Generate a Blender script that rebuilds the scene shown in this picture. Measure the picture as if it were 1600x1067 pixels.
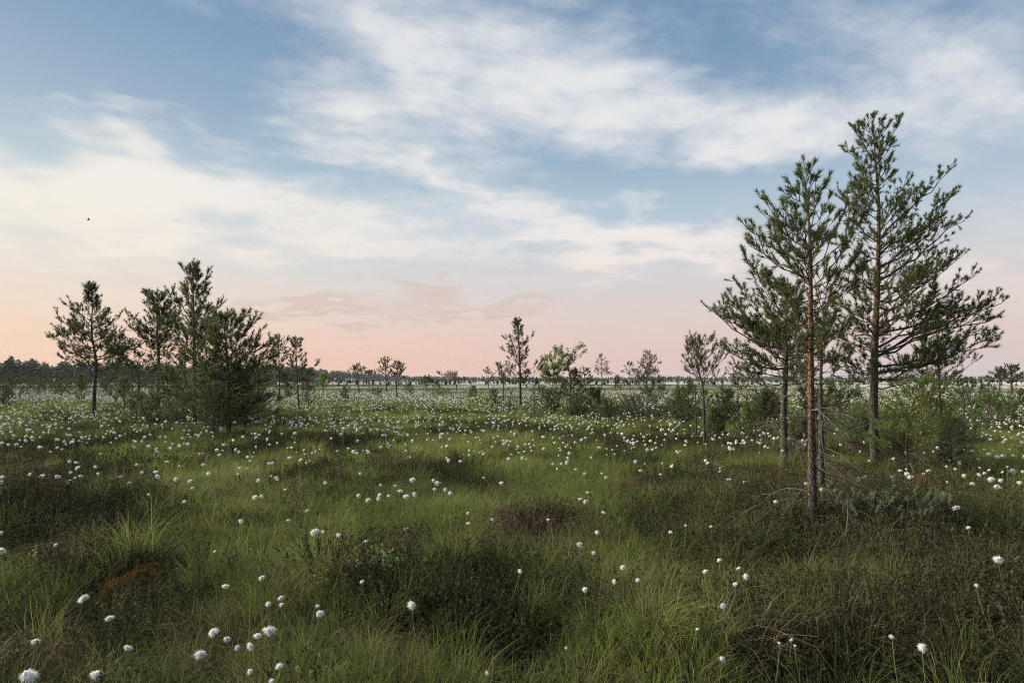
import bpy, math
import numpy as np

for _o in list(bpy.data.objects):
    bpy.data.objects.remove(_o, do_unlink=True)
scene = bpy.context.scene
COL = scene.collection
R = math.radians

# ------------------------------------------------------------------ camera
EYE = 1.5                       # metres above the bog at the photographer's feet
FPX = 1067.0                    # focal length in pixels of the 1600 px wide photograph (24 mm on full frame)
PITCH = math.atan((594 - 533.5) / FPX)
cam = bpy.data.cameras.new('camera')
cam.sensor_width = 36.0
cam.lens = 36.0 * FPX / 1600.0
cam.clip_start = 0.05
cam.clip_end = 20000
cam_ob = bpy.data.objects.new('camera', cam)
COL.objects.link(cam_ob)
cam_ob.location = (0, 0, EYE)
cam_ob.rotation_euler = (math.pi / 2 + PITCH, 0, 0)
scene.camera = cam_ob

# ------------------------------------------------------------------ sky
SUN_AZ, SUN_EL = R(-75), R(28)      # soft evening sun behind thin cloud, left of the picture


def s2l(c):
    return tuple((v / 255 / 12.92) if v / 255 <= 0.04045 else ((v / 255 + 0.055) / 1.055) ** 2.4 for v in c)


def pix_dir(px, py):
    x, y, z = px - 800.0, FPX, 533.5 - py
    c, s = math.cos(PITCH), math.sin(PITCH)
    v = np.array([x, y * c - z * s, y * s + z * c])
    return v / np.linalg.norm(v)


def pix_azel(px, py):
    d = pix_dir(px, py)
    return math.degrees(math.atan2(d[0], d[1])), math.degrees(math.asin(d[2]))


world = bpy.data.worlds.new('World')
scene.world = world
world.use_nodes = True


class NT:
    """small helper for building node trees"""

    def __init__(self, tree):
        self.t = tree
        tree.nodes.clear()

    def n(self, kind, **kw):
        nd = self.t.nodes.new(kind)
        for k, v in kw.items():
            setattr(nd, k, v)
        return nd

    def put(self, sock, v):
        if isinstance(v, bpy.types.NodeSocket):
            self.t.links.new(v, sock)
        else:
            sock.default_value = v

    def m(self, op, a, b=None, c=None, clamp=False):
        nd = self.n('ShaderNodeMath', operation=op, use_clamp=clamp)
        for i, v in enumerate((a, b, c)):
            if v is not None:
                self.put(nd.inputs[i], v)
        return nd.outputs[0]

    def v(self, op, a, b=None):
        nd = self.n('ShaderNodeVectorMath', operation=op)
        self.put(nd.inputs[0], a)
        if b is not None:
            self.put(nd.inputs[3] if op == 'SCALE' else nd.inputs[1], b)
        return nd.outputs['Value'] if op in ('DOT_PRODUCT', 'LENGTH') else nd.outputs[0]

    def comb(self, x, y, z=0.0):
        nd = self.n('ShaderNodeCombineXYZ')
        for i, v in enumerate((x, y, z)):
            self.put(nd.inputs[i], v)
        return nd.outputs[0]

    def noise(self, vec, scale, detail=4.0, rough=0.5, dist=0.0, out='Fac', dim='2D'):
        nd = self.n('ShaderNodeTexNoise', noise_dimensions=dim)
        if vec is not None:
            self.put(nd.inputs['Vector'], vec)
        nd.inputs['Scale'].default_value = scale
        nd.inputs['Detail'].default_value = detail
        nd.inputs['Roughness'].default_value = rough
        nd.inputs['Distortion'].default_value = dist
        return nd.outputs[out]

    def noise3(self, *a, **k):
        return self.noise(*a, dim='3D', **k)

    def mix(self, f, a, b, blend='MIX'):
        nd = self.n('ShaderNodeMix', data_type='RGBA', blend_type=blend)
        self.put(nd.inputs[0], f)
        for i, v in ((6, a), (7, b)):
            if isinstance(v, tuple) and len(v) == 3:
                v = (*v, 1)
            self.put(nd.inputs[i], v)
        return nd.outputs[2]

    def ramp(self, f, stops, interp='LINEAR'):
        nd = self.n('ShaderNodeValToRGB')
        cr = nd.color_ramp
        cr.interpolation = interp
        while len(cr.elements) < len(stops):
            cr.elements.new(0.5)
        for e, (p, c) in zip(cr.elements, stops):
            e.position = p
            e.color = (*c, 1)
        self.put(nd.inputs[0], f)
        return nd.outputs[0]

    def sstep(self, x, lo, hi):
        nd = self.n('ShaderNodeMapRange', interpolation_type='SMOOTHSTEP')
        self.put(nd.inputs[0], x)
        nd.inputs[1].default_value = lo
        nd.inputs[2].default_value = hi
        return nd.outputs[0]


def build_sky():
    g = NT(world.node_tree)
    tc = g.n('ShaderNodeTexCoord')
    d = g.v('NORMALIZE', tc.outputs['Generated'])
    sep = g.n('ShaderNodeSeparateXYZ')
    g.put(sep.inputs[0], d)
    x, y, z = sep.outputs
    zc = g.m('MAXIMUM', z, 0.0)
    az = g.m('MULTIPLY', g.m('ARCTAN2', x, y), 180 / math.pi)
    el = g.m('MULTIPLY', g.m('ARCSINE', z), 180 / math.pi)
    # clear dusk sky by height above the horizon
    clear = g.ramp(zc, [(0.0, s2l((238, 188, 172))), (0.05, s2l((236, 200, 186))), (0.105, s2l((226, 211, 205))),
                        (0.17, s2l((206, 214, 219))), (0.25, s2l((170, 197, 214))), (0.34, s2l((136, 168, 196))),
                        (0.46, s2l((113, 148, 182))), (0.7, s2l((84, 122, 164))), (1.0, s2l((72, 107, 150)))], 'LINEAR')
    # cooler, greyer horizon away from the sun; warmer near it
    dz = g.m('SUBTRACT', az, -50.0)
    toward = g.m('EXPONENT', g.m('MULTIPLY', g.m('POWER', g.m('DIVIDE', dz, 34.0), 2.0), -1.0))
    away = g.sstep(az, -22.0, 34.0)
    low = g.m('EXPONENT', g.m('DIVIDE', zc, -0.16))
    clear = g.mix(g.m('MULTIPLY', g.m('MULTIPLY', away, low), 0.85), clear, s2l((212, 203, 208)))
    wr = g.ramp(zc, [(0.0, s2l((247, 205, 176))), (0.1, s2l((249, 226, 200))), (0.25, s2l((238, 236, 226))), (0.5, s2l((170, 192, 214)))])
    warmf = g.m('MULTIPLY', toward, g.m('EXPONENT', g.m('DIVIDE', zc, -0.30)))
    clear = g.mix(g.m('MULTIPLY', warmf, 0.95, clamp=True), clear, wr)
    sky = g.n('ShaderNodeTexSky', sky_type='NISHITA')
    sky.sun_disc = False
    sky.sun_elevation = SUN_EL
    sky.sun_rotation = SUN_AZ
    sky.air_density = 1.0
    sky.dust_density = 1.5
    nis = g.v('SCALE', sky.outputs[0], 0.10)
    clear = g.mix(0.05, clear, nis)

    # clouds: angular placement broken up by noise laid out on a flat cloud deck
    zz = g.m('ADD', zc, 0.13)
    q = g.comb(g.m('DIVIDE', x, zz), g.m('DIVIDE', y, zz), 0.0)
    w1 = g.v('SUBTRACT', g.noise(q, 1.1, 2, 0.5, out='Color'), (0.5, 0.5, 0.5))
    rot = g.n('ShaderNodeVectorRotate', rotation_type='Z_AXIS')
    g.put(rot.inputs['Vector'], g.v('ADD', q, g.v('SCALE', w1, 0.35)))
    rot.inputs['Angle'].default_value = R(-24)
    st = g.v('MULTIPLY', rot.outputs[0], (0.62, 1.35, 1.0))
    n1 = g.noise(st, 2.3, 8, 0.64)
    n2 = g.noise(g.v('ADD', q, (7.3, 2.1, 0)), 5.5, 7, 0.68)
    nf = g.m('ADD', g.m('MULTIPLY', n1, 0.60), g.m('MULTIPLY', n2, 0.40))
    ae = g.comb(az, el, 0.0)
    wa = g.v('SCALE', g.v('SUBTRACT', g.noise(q, 2.0, 3, 0.55, out='Color'), (0.5, 0.5, 0.5)), 11.0)
    ae = g.v('ADD', ae, g.v('MULTIPLY', wa, (1.3, 0.8, 0)))

    def blob(px, py, rx, ry, rotd, amp):
        a0, e0 = pix_azel(px, py)
        k = 57.3 / FPX
        v = g.v('SUBTRACT', ae, (a0, e0, 0))
        rn = g.n('ShaderNodeVectorRotate', rotation_type='Z_AXIS')
        g.put(rn.inputs['Vector'], v)
        rn.inputs['Angle'].default_value = R(rotd)
        u = g.v('MULTIPLY', rn.outputs[0], (1 / (rx * k), 1 / (ry * k), 0))
        return g.m('MULTIPLY', g.m('EXPONENT', g.m('MULTIPLY', g.v('DOT_PRODUCT', u, u), -1.0)), amp)

    def total(blobs):
        t = None
        for b in blobs:
            f = blob(*b)
            t = f if t is None else g.m('ADD', t, f)
        return t

    bias = total([(790, 105, 300, 95, 16, 0.62), (610, 80, 190, 100, 0, 0.58), (1000, 175, 240, 55, 14, 0.55), (1210, 210, 200, 45, 4, 0.55),
                  (590, 222, 200, 24, 9, 0.55), (700, 250, 170, 50, 18, 0.45), (740, 292, 90, 20, 22, 0.5), (960, 368, 180, 40, 12, 0.85),
                  (40, 320, 260, 80, 0, 0.95), (270, 265, 150, 45, 2, 0.60), (470, 345, 320, 45, 4, 0.75), (900, 60, 200, 60, 20, 0.3),
                  (1320, 40, 170, 50, 30, 0.50), (1600, 120, 80, 70, 60, 0.62), (1570, 450, 240, 60, -4, 0.70), (1400, 150, 120, 50, 20, 0.25),
                  (760, 385, 340, 26, 0, 0.5), (270, 188, 190, 8, -3, 0.40), (1100, 395, 120, 36, 20, 0.5),
                  (200, 100, 260, 80, 5, -0.42), (1210, 300, 210, 38, 4, -0.50), (1010, 285, 150, 32, 0, -0.40), (1080, 90, 120, 40, 20, -0.2)])
    # the rest of the sky carries broken cloud of the same kind
    out1 = g.sstep(g.m('ABSOLUTE', az), 36.0, 52.0)
    out2 = g.sstep(el, 28.0, 40.0)
    outside = g.m('MAXIMUM', out1, out2)
    rest = g.m('MULTIPLY', g.sstep(g.noise(q, 0.9, 1, 0.5), 0.42, 0.66), 0.75)
    bias = g.m('ADD', g.m('MULTIPLY', bias, g.m('SUBTRACT', 1.0, outside)), g.m('MULTIPLY', rest, outside))
    dens = g.m('ADD', bias, g.m('MULTIPLY', g.m('SUBTRACT', nf, 0.5), 2.3))
    cover = g.sstep(dens, -0.12, 1.06)
    cover = g.m('MULTIPLY', cover, 0.93)
    thick = g.sstep(dens, 0.55, 1.35)
    ccol = g.ramp(zc, [(0.0, s2l((226, 200, 192))), (0.10, s2l((230, 216, 208))), (0.2, s2l((224, 224, 226))),
                       (0.33, s2l((214, 219, 226))), (0.6, s2l((200, 209, 221)))])
    bright = g.ramp(zc, [(0.0, s2l((240, 214, 200))), (0.12, s2l((242, 228, 218))), (0.25, s2l((240, 238, 236))), (0.6, s2l((232, 234, 236)))])
    ccol = g.mix(thick, ccol, bright)
    ccol = g.mix(g.m('MULTIPLY', g.m('MULTIPLY', toward, 0.75), g.m('EXPONENT', g.m('DIVIDE', zc, -0.45))), ccol, s2l((254, 244, 222)))
    col = g.mix(cover, clear, ccol)
    # low bank of mauve cloud near the horizon
    low_b = total([(650, 460, 100, 17, 3, 0.8), (600, 490, 250, 16, -2, 0.75), (430, 487, 120, 14, 3, 0.5), (790, 482, 120, 10, -3, 0.4)])
    low_b = g.m('MULTIPLY', low_b, g.m('SUBTRACT', 1.0, outside))
    n3 = g.noise(g.comb(az, g.m('MULTIPLY', el, 5.0), 0.0), 0.16, 5, 0.55)
    ld = g.sstep(g.m('ADD', low_b, g.m('MULTIPLY', g.m('SUBTRACT', n3, 0.5), 0.8)), -0.05, 1.15)
    col = g.mix(g.m('MULTIPLY', g.m('MULTIPLY', ld, g.sstep(low_b, 0.03, 0.45)), 0.66), col, s2l((213, 190, 184)))
    bg = g.n('ShaderNodeBackground')
    g.put(bg.inputs[0], col)
    bg.inputs[1].default_value = 0.6
    o = g.n('ShaderNodeOutputWorld')
    g.t.links.new(bg.outputs[0], o.inputs[0])


build_sky()

# ------------------------------------------------------------------ sun, exposure, render settings
sun = bpy.data.lights.new('sun', 'SUN')
sun.energy = 5.0
sun.angle = R(42)
sun.color = (1.0, 0.88, 0.70)
sun_ob = bpy.data.objects.new('sun', sun)
COL.objects.link(sun_ob)
_sd = np.array([math.sin(SUN_AZ) * math.cos(SUN_EL), math.cos(SUN_AZ) * math.cos(SUN_EL), math.sin(SUN_EL)])
sun_ob.rotation_euler = (math.pi / 2 - SUN_EL, 0, -SUN_AZ + math.pi)
sun_ob.location = (-20, 12, 10)

vs = scene.view_settings
vs.view_transform = 'Standard'
vs.look = 'None'
vs.gamma = 1.0
vs.use_curve_mapping = False
vs.exposure = 0.737
scene.render.film_transparent = False
scene.cycles.use_denoising = False
scene.cycles.pixel_filter_type = 'BLACKMAN_HARRIS'
scene.cycles.filter_width = 1.15
scene.cycles.max_bounces = 6
scene.cycles.diffuse_bounces = 3
scene.cycles.glossy_bounces = 2
scene.cycles.transmission_bounces = 4
scene.cycles.volume_bounces = 0
scene.cycles.caustics_reflective = False
scene.cycles.caustics_refractive = False
world.cycles.sampling_method = 'MANUAL'
world.cycles.sample_map_resolution = 512

# ------------------------------------------------------------------ helpers
def unit(v):
    return v / np.maximum(np.linalg.norm(v, axis=-1, keepdims=True), 1e-9)


def _hash(ix, iy, seed):
    n = (ix.astype(np.int64) * 374761393 + iy.astype(np.int64) * 668265263 + seed * 974711) & 0x7fffffff
    n = ((n ^ (n >> 13)) * 1274126177) & 0x7fffffff
    return ((n ^ (n >> 16)) & 0xffff) / 65535.0


def vnoise(x, y, seed=0):
    x = np.asarray(x, float)
    y = np.asarray(y, float)
    ix, iy = np.floor(x), np.floor(y)
    fx, fy = x - ix, y - iy
    ux, uy = fx * fx * (3 - 2 * fx), fy * fy * (3 - 2 * fy)
    a, b = _hash(ix, iy, seed), _hash(ix + 1, iy, seed)
    c, d = _hash(ix, iy + 1, seed), _hash(ix + 1, iy + 1, seed)
    return (a * (1 - ux) + b * ux) * (1 - uy) + (c * (1 - ux) + d * ux) * uy


def fbm(x, y, seed=0, octv=4):
    t, a, s = 0.0, 0.5, 0.0
    for i in range(octv):
        t = t + a * vnoise(np.asarray(x) * 2 ** i + 17.3 * i, np.asarray(y) * 2 ** i - 9.1 * i, seed + i)
        s += a
        a *= 0.5
    return t / s


def project(x, y, z):
    """world point -> pixel of the photograph (used to find where on the bog a photographed patch lies)"""
    c, s = math.cos(PITCH), math.sin(PITCH)
    zz = z - EYE
    f = y * c + zz * s
    u = -y * s + zz * c
    f = np.where(f > 0.05, f, 0.05)
    return 800 + FPX * x / f, 533.5 - FPX * u / f


# hummocks of the bog: centre pixel, reach in metres across and along, height
HUM_PX = [(70, 830, 1.6, 1.2, .30), (215, 913, .75, .5, .20), (720, 960, 1.0, .55, .20), (600, 930, .7, .5, .12), (1290, 850, 1.5, 1.0, .22),
          (1480, 960, 1.3, .8, .20), (1130, 800, 1.6, 1.2, .14), (1560, 830, 1.6, 1.1, .16), (960, 1000, .7, .5, .12),
          (500, 705, 2.6, 1.5, .12), (660, 745, 1.6, 1.0, .15), (830, 820, .9, .6, .14), (420, 960, .6, .4, .08),
          (1010, 650, 4, 3, .2), (330, 690, 4, 3, .15), (1250, 1040, .8, .5, .1)]
HUM = []
for (_px, _py, _a, _b, _h) in HUM_PX:
    _d = pix_dir(_px, _py)
    _t = (EYE - 0.1) / -_d[2]
    HUM.append((_d[0] * _t, _d[1] * _t, _a, _b, _h))


def ground(x, y):
    x = np.asarray(x, float)
    y = np.asarray(y, float)
    r = np.hypot(x, y)
    near = np.clip(r / 2.5, 0, 1)
    fade = 1 / (1 + (r / 90.0) ** 2)
    h = near * fade * (0.16 * (fbm(x / 3.1, y / 3.1, 3, 3) - 0.5) + 0.15 * (fbm(x / 0.75, y / 0.75, 9, 2) - 0.5))
    for (hx, hy, a, b, hh) in HUM:
        h = h + hh * np.exp(-((x - hx) / a) ** 2 - ((y - hy) / b) ** 2)
    return h


def hit(px, py, above=0.0):
    """where the sight line through a pixel meets the bog surface (raised by 'above')"""
    d = pix_dir(px, py)
    t0 = 1.0
    t = 1.0
    while t < 2500:
        p = np.array([0, 0, EYE]) + d * t
        if p[2] - above <= float(ground(p[0], p[1])):
            lo, hi = t0, t
            for _ in range(24):
                mid = (lo + hi) / 2
                p = np.array([0, 0, EYE]) + d * mid
                if p[2] - above <= float(ground(p[0], p[1])):
                    hi = mid
                else:
                    lo = mid
            return p
        t0 = t
        t *= 1.02
    return p


def make_mesh(name, verts, faces, mat_index=None, smooth=True, attrs=None):
    """faces: list of (n,k) index arrays"""
    me = bpy.data.meshes.new(name)
    verts = np.ascontiguousarray(verts, dtype=np.float32)
    faces = [np.asarray(f, dtype=np.int32) for f in faces if len(f)]
    me.vertices.add(len(verts))
    me.vertices.foreach_set('co', verts.ravel())
    loops = np.concatenate([f.ravel() for f in faces])
    sizes = np.concatenate([np.full(len(f), f.shape[1], dtype=np.int32) for f in faces])
    starts = np.concatenate([[0], np.cumsum(sizes)[:-1]]).astype(np.int32)
    me.loops.add(len(loops))
    me.loops.foreach_set('vertex_index', loops)
    me.polygons.add(len(sizes))
    me.polygons.foreach_set('loop_start', starts)
    if mat_index is not None:
        me.polygons.foreach_set('material_index', np.concatenate([np.asarray(m, dtype=np.int32) for m in mat_index]))
    me.polygons.foreach_set('use_smooth', np.full(len(sizes), smooth))
    for k, v in (attrs or {}).items():
        at = me.attributes.new(k, 'FLOAT', 'POINT')
        at.data.foreach_set('value', np.ascontiguousarray(v, dtype=np.float32))
    me.update(calc_edges=True)
    return me


class Soup:
    """collects geometry for one mesh"""

    def __init__(self):
        self.v, self.f, self.m, self.t, self.n = [], [], [], [], 0

    def add(self, verts, faces, mat=0, tint=0.5):
        verts = np.asarray(verts, float).reshape(-1, 3)
        for f in faces:
            f = np.asarray(f, dtype=np.int64)
            if len(f):
                self.f.append(f + self.n)
                self.m.append(np.full(len(f), mat))
        self.v.append(verts)
        self.t.append(np.broadcast_to(np.asarray(tint, float), (len(verts),)))
        self.n += len(verts)

    def mesh(self, name, mats, smooth=True):
        me = make_mesh(name, np.concatenate(self.v), self.f, self.m, smooth, {'tint': np.concatenate(self.t)})
        for m in mats:
            me.materials.append(m)
        return me


def link(name, me, parent=None, loc=None):
    o = bpy.data.objects.new(name, me)
    COL.objects.link(o)
    if parent is not None:
        o.parent = parent
    if loc is not None:
        o.location = loc
    return o


def tag(o, label=None, cat=None, group=None, kind=None):
    if label:
        o['label'] = label
    if cat:
        o['category'] = cat
    if group:
        o['group'] = group
    if kind:
        o['kind'] = kind
    return o


def frames(P):
    """side vectors along polylines P (n,m,3)"""
    T = np.gradient(P, axis=1) if P.shape[1] > 2 else np.repeat(P[:, 1:] - P[:, :1], P.shape[1], axis=1)
    T = unit(T)
    ref = np.where(np.abs(T[..., 2:3]) > 0.9, np.array([1.0, 0, 0]), np.array([0, 0, 1.0]))
    A = unit(np.cross(T, ref))
    B = np.cross(T, A)
    return A, B


def tubes(P, Rad, k):
    """tapered tubes with k sides along n polylines of m points; returns verts, faces"""
    P = np.asarray(P, float)
    n, m, _ = P.shape
    A, B = frames(P)
    a = np.arange(k) * 2 * math.pi / k
    ring = A[:, :, None, :] * np.cos(a)[None, None, :, None] + B[:, :, None, :] * np.sin(a)[None, None, :, None]
    V = P[:, :, None, :] + ring * np.asarray(Rad)[:, :, None, None]
    idx = np.arange(n * m * k).reshape(n, m, k)
    q = np.stack([idx[:, :-1, :], np.roll(idx, -1, 2)[:, :-1, :], np.roll(idx, -1, 2)[:, 1:, :], idx[:, 1:, :]], -1)
    return V.reshape(-1, 3), [q.reshape(-1, 4)]


def strips(P, W, side):
    """flat tapered blades along n polylines (n,m,3); the tip ends in a point"""
    n, m, _ = P.shape
    L = P[:, :-1] - side[:, None, :] * W[:, :-1, None]
    Rr = P[:, :-1] + side[:, None, :] * W[:, :-1, None]
    V = np.concatenate([np.stack([L, Rr], 2).reshape(n, -1, 3), P[:, -1:]], 1)
    per = 2 * (m - 1) + 1
    base = (np.arange(n) * per)[:, None]
    quads = []
    for i in range(m - 2):
        quads.append(base + np.array([2 * i, 2 * i + 1, 2 * i + 3, 2 * i + 2]))
    tri = base + np.array([2 * (m - 2), 2 * (m - 2) + 1, 2 * (m - 1)])
    fs = [tri]
    if quads:
        fs.insert(0, np.concatenate(quads))
    return V.reshape(-1, 3), fs, per


# ------------------------------------------------------------------ materials
def mat(name):
    m = bpy.data.materials.new(name)
    m.use_nodes = True
    return m, NT(m.node_tree)


def finish(g, shader, disp=None):
    o = g.n('ShaderNodeOutputMaterial')
    g.t.links.new(shader, o.inputs[0])


def princ(g, col, rough=0.7, spec=0.3, normal=None):
    p = g.n('ShaderNodeBsdfPrincipled')
    c = (*col, 1) if isinstance(col, tuple) and len(col) == 3 else col
    g.put(p.inputs['Base Color'], c)
    g.put(p.inputs['Roughness'], rough)
    p.inputs['Specular IOR Level'].default_value = spec
    if normal is not None:
        g.put(p.inputs['Normal'], normal)
    return p.outputs[0]


def leafy(name, stops, source='tint', trans=0.3, rough=0.55, jitter=0.25):
    """leaf or blade material; colour runs along 'stops' by the piece's own tint"""
    m, g = mat(name)
    a = g.n('ShaderNodeAttribute', attribute_name='tint')
    if source == 'instance':
        a.attribute_type = 'INSTANCER'
        b = g.n('ShaderNodeAttribute', attribute_name='tint')
        f = g.m('ADD', a.outputs['Fac'], g.m('MULTIPLY', g.m('SUBTRACT', b.outputs['Fac'], 0.5), jitter * 2), clamp=True)
    else:
        f = a.outputs['Fac']
    c = g.ramp(f, stops)
    p = princ(g, c, rough, 0.12)
    t = g.n('ShaderNodeBsdfTranslucent')
    g.put(t.inputs[0], c)
    mx = g.n('ShaderNodeMixShader')
    mx.inputs[0].default_value = trans
    g.t.links.new(p, mx.inputs[1])
    g.t.links.new(t.outputs[0], mx.inputs[2])
    finish(g, mx.outputs[0])
    return m


def bark(name, low, high, split, scale=1.0, crack=(0.03, 0.022, 0.018)):
    """scaly pine bark: grey plates low on the stem, orange flakes above 'split' metres"""
    m, g = mat(name)
    tc = g.n('ShaderNodeTexCoord')
    v = g.v('MULTIPLY', tc.outputs['Object'], (1.0, 1.0, 0.38))
    vo = g.n('ShaderNodeTexVoronoi', feature='DISTANCE_TO_EDGE')
    g.put(vo.inputs['Vector'], g.v('ADD', v, g.v('SCALE', g.noise3(v, 20 * scale, 3, out='Color'), 0.03)))
    vo.inputs['Scale'].default_value = 34 * scale
    vc = g.n('ShaderNodeTexVoronoi')
    g.put(vc.inputs['Vector'], v)
    vc.inputs['Scale'].default_value = 34 * scale
    sp = g.n('ShaderNodeSeparateXYZ')
    g.put(sp.inputs[0], tc.outputs['Object'])
    n = g.noise3(tc.outputs['Object'], 5, 5, 0.6)
    zf = g.sstep(g.m('ADD', sp.outputs[2], g.m('MULTIPLY', g.m('SUBTRACT', n, 0.5), 1.1)), split - 0.5, split + 0.6)
    c = g.mix(zf, low, high)
    bw = g.n('ShaderNodeRGBToBW')
    g.put(bw.inputs[0], vc.outputs['Color'])
    c = g.mix(g.m('MULTIPLY', bw.outputs[0], 0.55), c, g.mix(zf, tuple(x * 1.7 for x in low), tuple(min(1, x * 1.35) for x in high)))
    c = g.mix(g.sstep(g.noise3(tc.outputs['Object'], 14, 4, 0.6), 0.58, 0.72), c, (0.16, 0.165, 0.14))      # grey-green lichen
    e = g.sstep(vo.outputs['Distance'], 0.0, 0.13)
    c = g.mix(e, crack, c)
    hgt = g.m('ADD', e, g.m('MULTIPLY', g.noise3(tc.outputs['Object'], 90, 4), 0.5))
    bp = g.n('ShaderNodeBump')
    bp.inputs['Strength'].default_value = 0.8
    bp.inputs['Distance'].default_value = 0.012
    g.put(bp.inputs['Height'], hgt)
    finish(g, princ(g, c, 0.85, 0.2, bp.outputs[0]))
    return m


def plain(name, col, rough=0.8, vary=0.3, scale=30):
    m, g = mat(name)
    tc = g.n('ShaderNodeTexCoord')
    n = g.noise3(tc.outputs['Object'], scale, 5, 0.6)
    c = g.mix(n, tuple(x * (1 - vary) for x in col), tuple(min(1, x * (1 + vary)) for x in col))
    bp = g.n('ShaderNodeBump')
    bp.inputs['Strength'].default_value = 0.4
    bp.inputs['Distance'].default_value = 0.005
    g.put(bp.inputs['Height'], n)
    finish(g, princ(g, c, rough, 0.2, bp.outputs[0]))
    return m


def cotton_mat():
    m, g = mat('cotton_fluff')
    c = g.mix(g.noise3(None, 40, 3), (0.86, 0.86, 0.85), (0.93, 0.93, 0.93))
    d = g.n('ShaderNodeBsdfDiffuse')
    g.put(d.inputs[0], c)
    t = g.n('ShaderNodeBsdfTranslucent')
    g.put(t.inputs[0], c)
    mx = g.n('ShaderNodeMixShader')
    mx.inputs[0].default_value = 0.4
    g.t.links.new(d.outputs[0], mx.inputs[1])
    g.t.links.new(t.outputs[0], mx.inputs[2])
    finish(g, mx.outputs[0])
    return m


M_NEEDLE = leafy('pine_needles', [(0, (0.068, 0.086, 0.036)), (0.5, (0.110, 0.142, 0.055)), (0.85, (0.165, 0.205, 0.075)), (1, (0.215, 0.245, 0.09))], trans=0.48)
M_NEEDLE_DULL = leafy('dull_needles', [(0, (0.066, 0.080, 0.036)), (0.5, (0.110, 0.130, 0.056)), (1, (0.17, 0.18, 0.085))], trans=0.45)
M_NEEDLE_YOUNG = leafy('young_needles', [(0, (0.085, 0.125, 0.045)), (0.5, (0.14, 0.21, 0.065)), (1, (0.25, 0.32, 0.10))], trans=0.45)
M_LEAF = leafy('birch_leaves', [(0, (0.065, 0.105, 0.035)), (0.5, (0.115, 0.18, 0.05)), (1, (0.20, 0.28, 0.08))], trans=0.42)
M_BARK_RED = bark('pine_bark_red', (0.085, 0.068, 0.058), (0.18, 0.092, 0.056), 0.95, 1.15, (0.022, 0.016, 0.013))
M_BARK_GREY = bark('pine_bark_grey', (0.090, 0.074, 0.063), (0.15, 0.085, 0.058), 2.2, 1.2)
M_TWIG = plain('twig_bark', (0.075, 0.055, 0.042), 0.85, 0.35, 25)
M_TWIG_RED = plain('twig_bark_red', (0.105, 0.066, 0.046), 0.85, 0.35, 25)
M_DEAD = plain('dead_wood', (0.125, 0.112, 0.098), 0.9, 0.3, 30)
M_COTTON = cotton_mat()
M_STEM = leafy('cotton_stem', [(0, (0.10, 0.15, 0.05)), (1, (0.20, 0.24, 0.09))], trans=0.1)

# ------------------------------------------------------------------ the bog surface
def zone(x, y, lst):
    """how strongly bog points lie in patches seen at the given pixel ellipses"""
    px, py = project(x, y, ground(x, y) + 0.1)
    f = np.zeros_like(px)
    for (cx, cy, rx, ry, a) in lst:
        f = np.maximum(f, a * np.exp(-(((px - cx) / rx) ** 2 + ((py - cy) / ry) ** 2) ** 1.5))
    return f


Z_HEATH = [(90, 800, 200, 85, 1), (740, 930, 190, 80, 1), (600, 900, 90, 40, .8), (1300, 850, 330, 110, 1), (1500, 950, 300, 150, 1), (1250, 1000, 200, 120, .75),
           (660, 738, 100, 18, .9), (500, 695, 110, 14, .8), (820, 820, 75, 24, .8), (1060, 800, 120, 50, .6), (220, 950, 120, 40, .8), (60, 1000, 120, 70, .6),
           (1000, 640, 120, 14, .7), (330, 660, 200, 18, .6), (480, 960, 90, 40, .5), (420, 780, 40, 14, .6), (1400, 760, 200, 40, .7)]
Z_RUST = [(1370, 745, 150, 30, 1), (810, 828, 60, 16, 1), (1290, 880, 60, 14, .8), (600, 740, 40, 20, .7), (90, 1010, 120, 40, .8), (640, 1010, 60, 30, .5),
          (1130, 880, 50, 18, .7), (1560, 930, 60, 25, .6), (1000, 770, 60, 25, .5), (330, 990, 70, 40, .4), (30, 740, 70, 25, .7)]
Z_GREEN = [(960, 1010, 110, 60, 1), (450, 780, 260, 70, .7), (750, 690, 350, 45, .9), (250, 720, 200, 30, .7), (1150, 960, 60, 60, 1), (560, 990, 50, 40, .9),
           (1560, 740, 120, 60, .8), (150, 890, 150, 25, .7), (430, 870, 120, 60, .6), (1080, 1040, 150, 40, .8)]


def heath(x, y):
    n = fbm(x / 2.2, y / 2.2, 41, 3)
    r = np.hypot(x, y)
    bg = np.clip((n - 0.50) * 5, 0, 1) * np.where(r > 9, 0.85, 0.45)
    return np.clip(np.maximum(zone(x, y, Z_HEATH) * np.clip(0.35 + 1.5 * n, 0, 1.15), bg), 0, 1)


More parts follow.
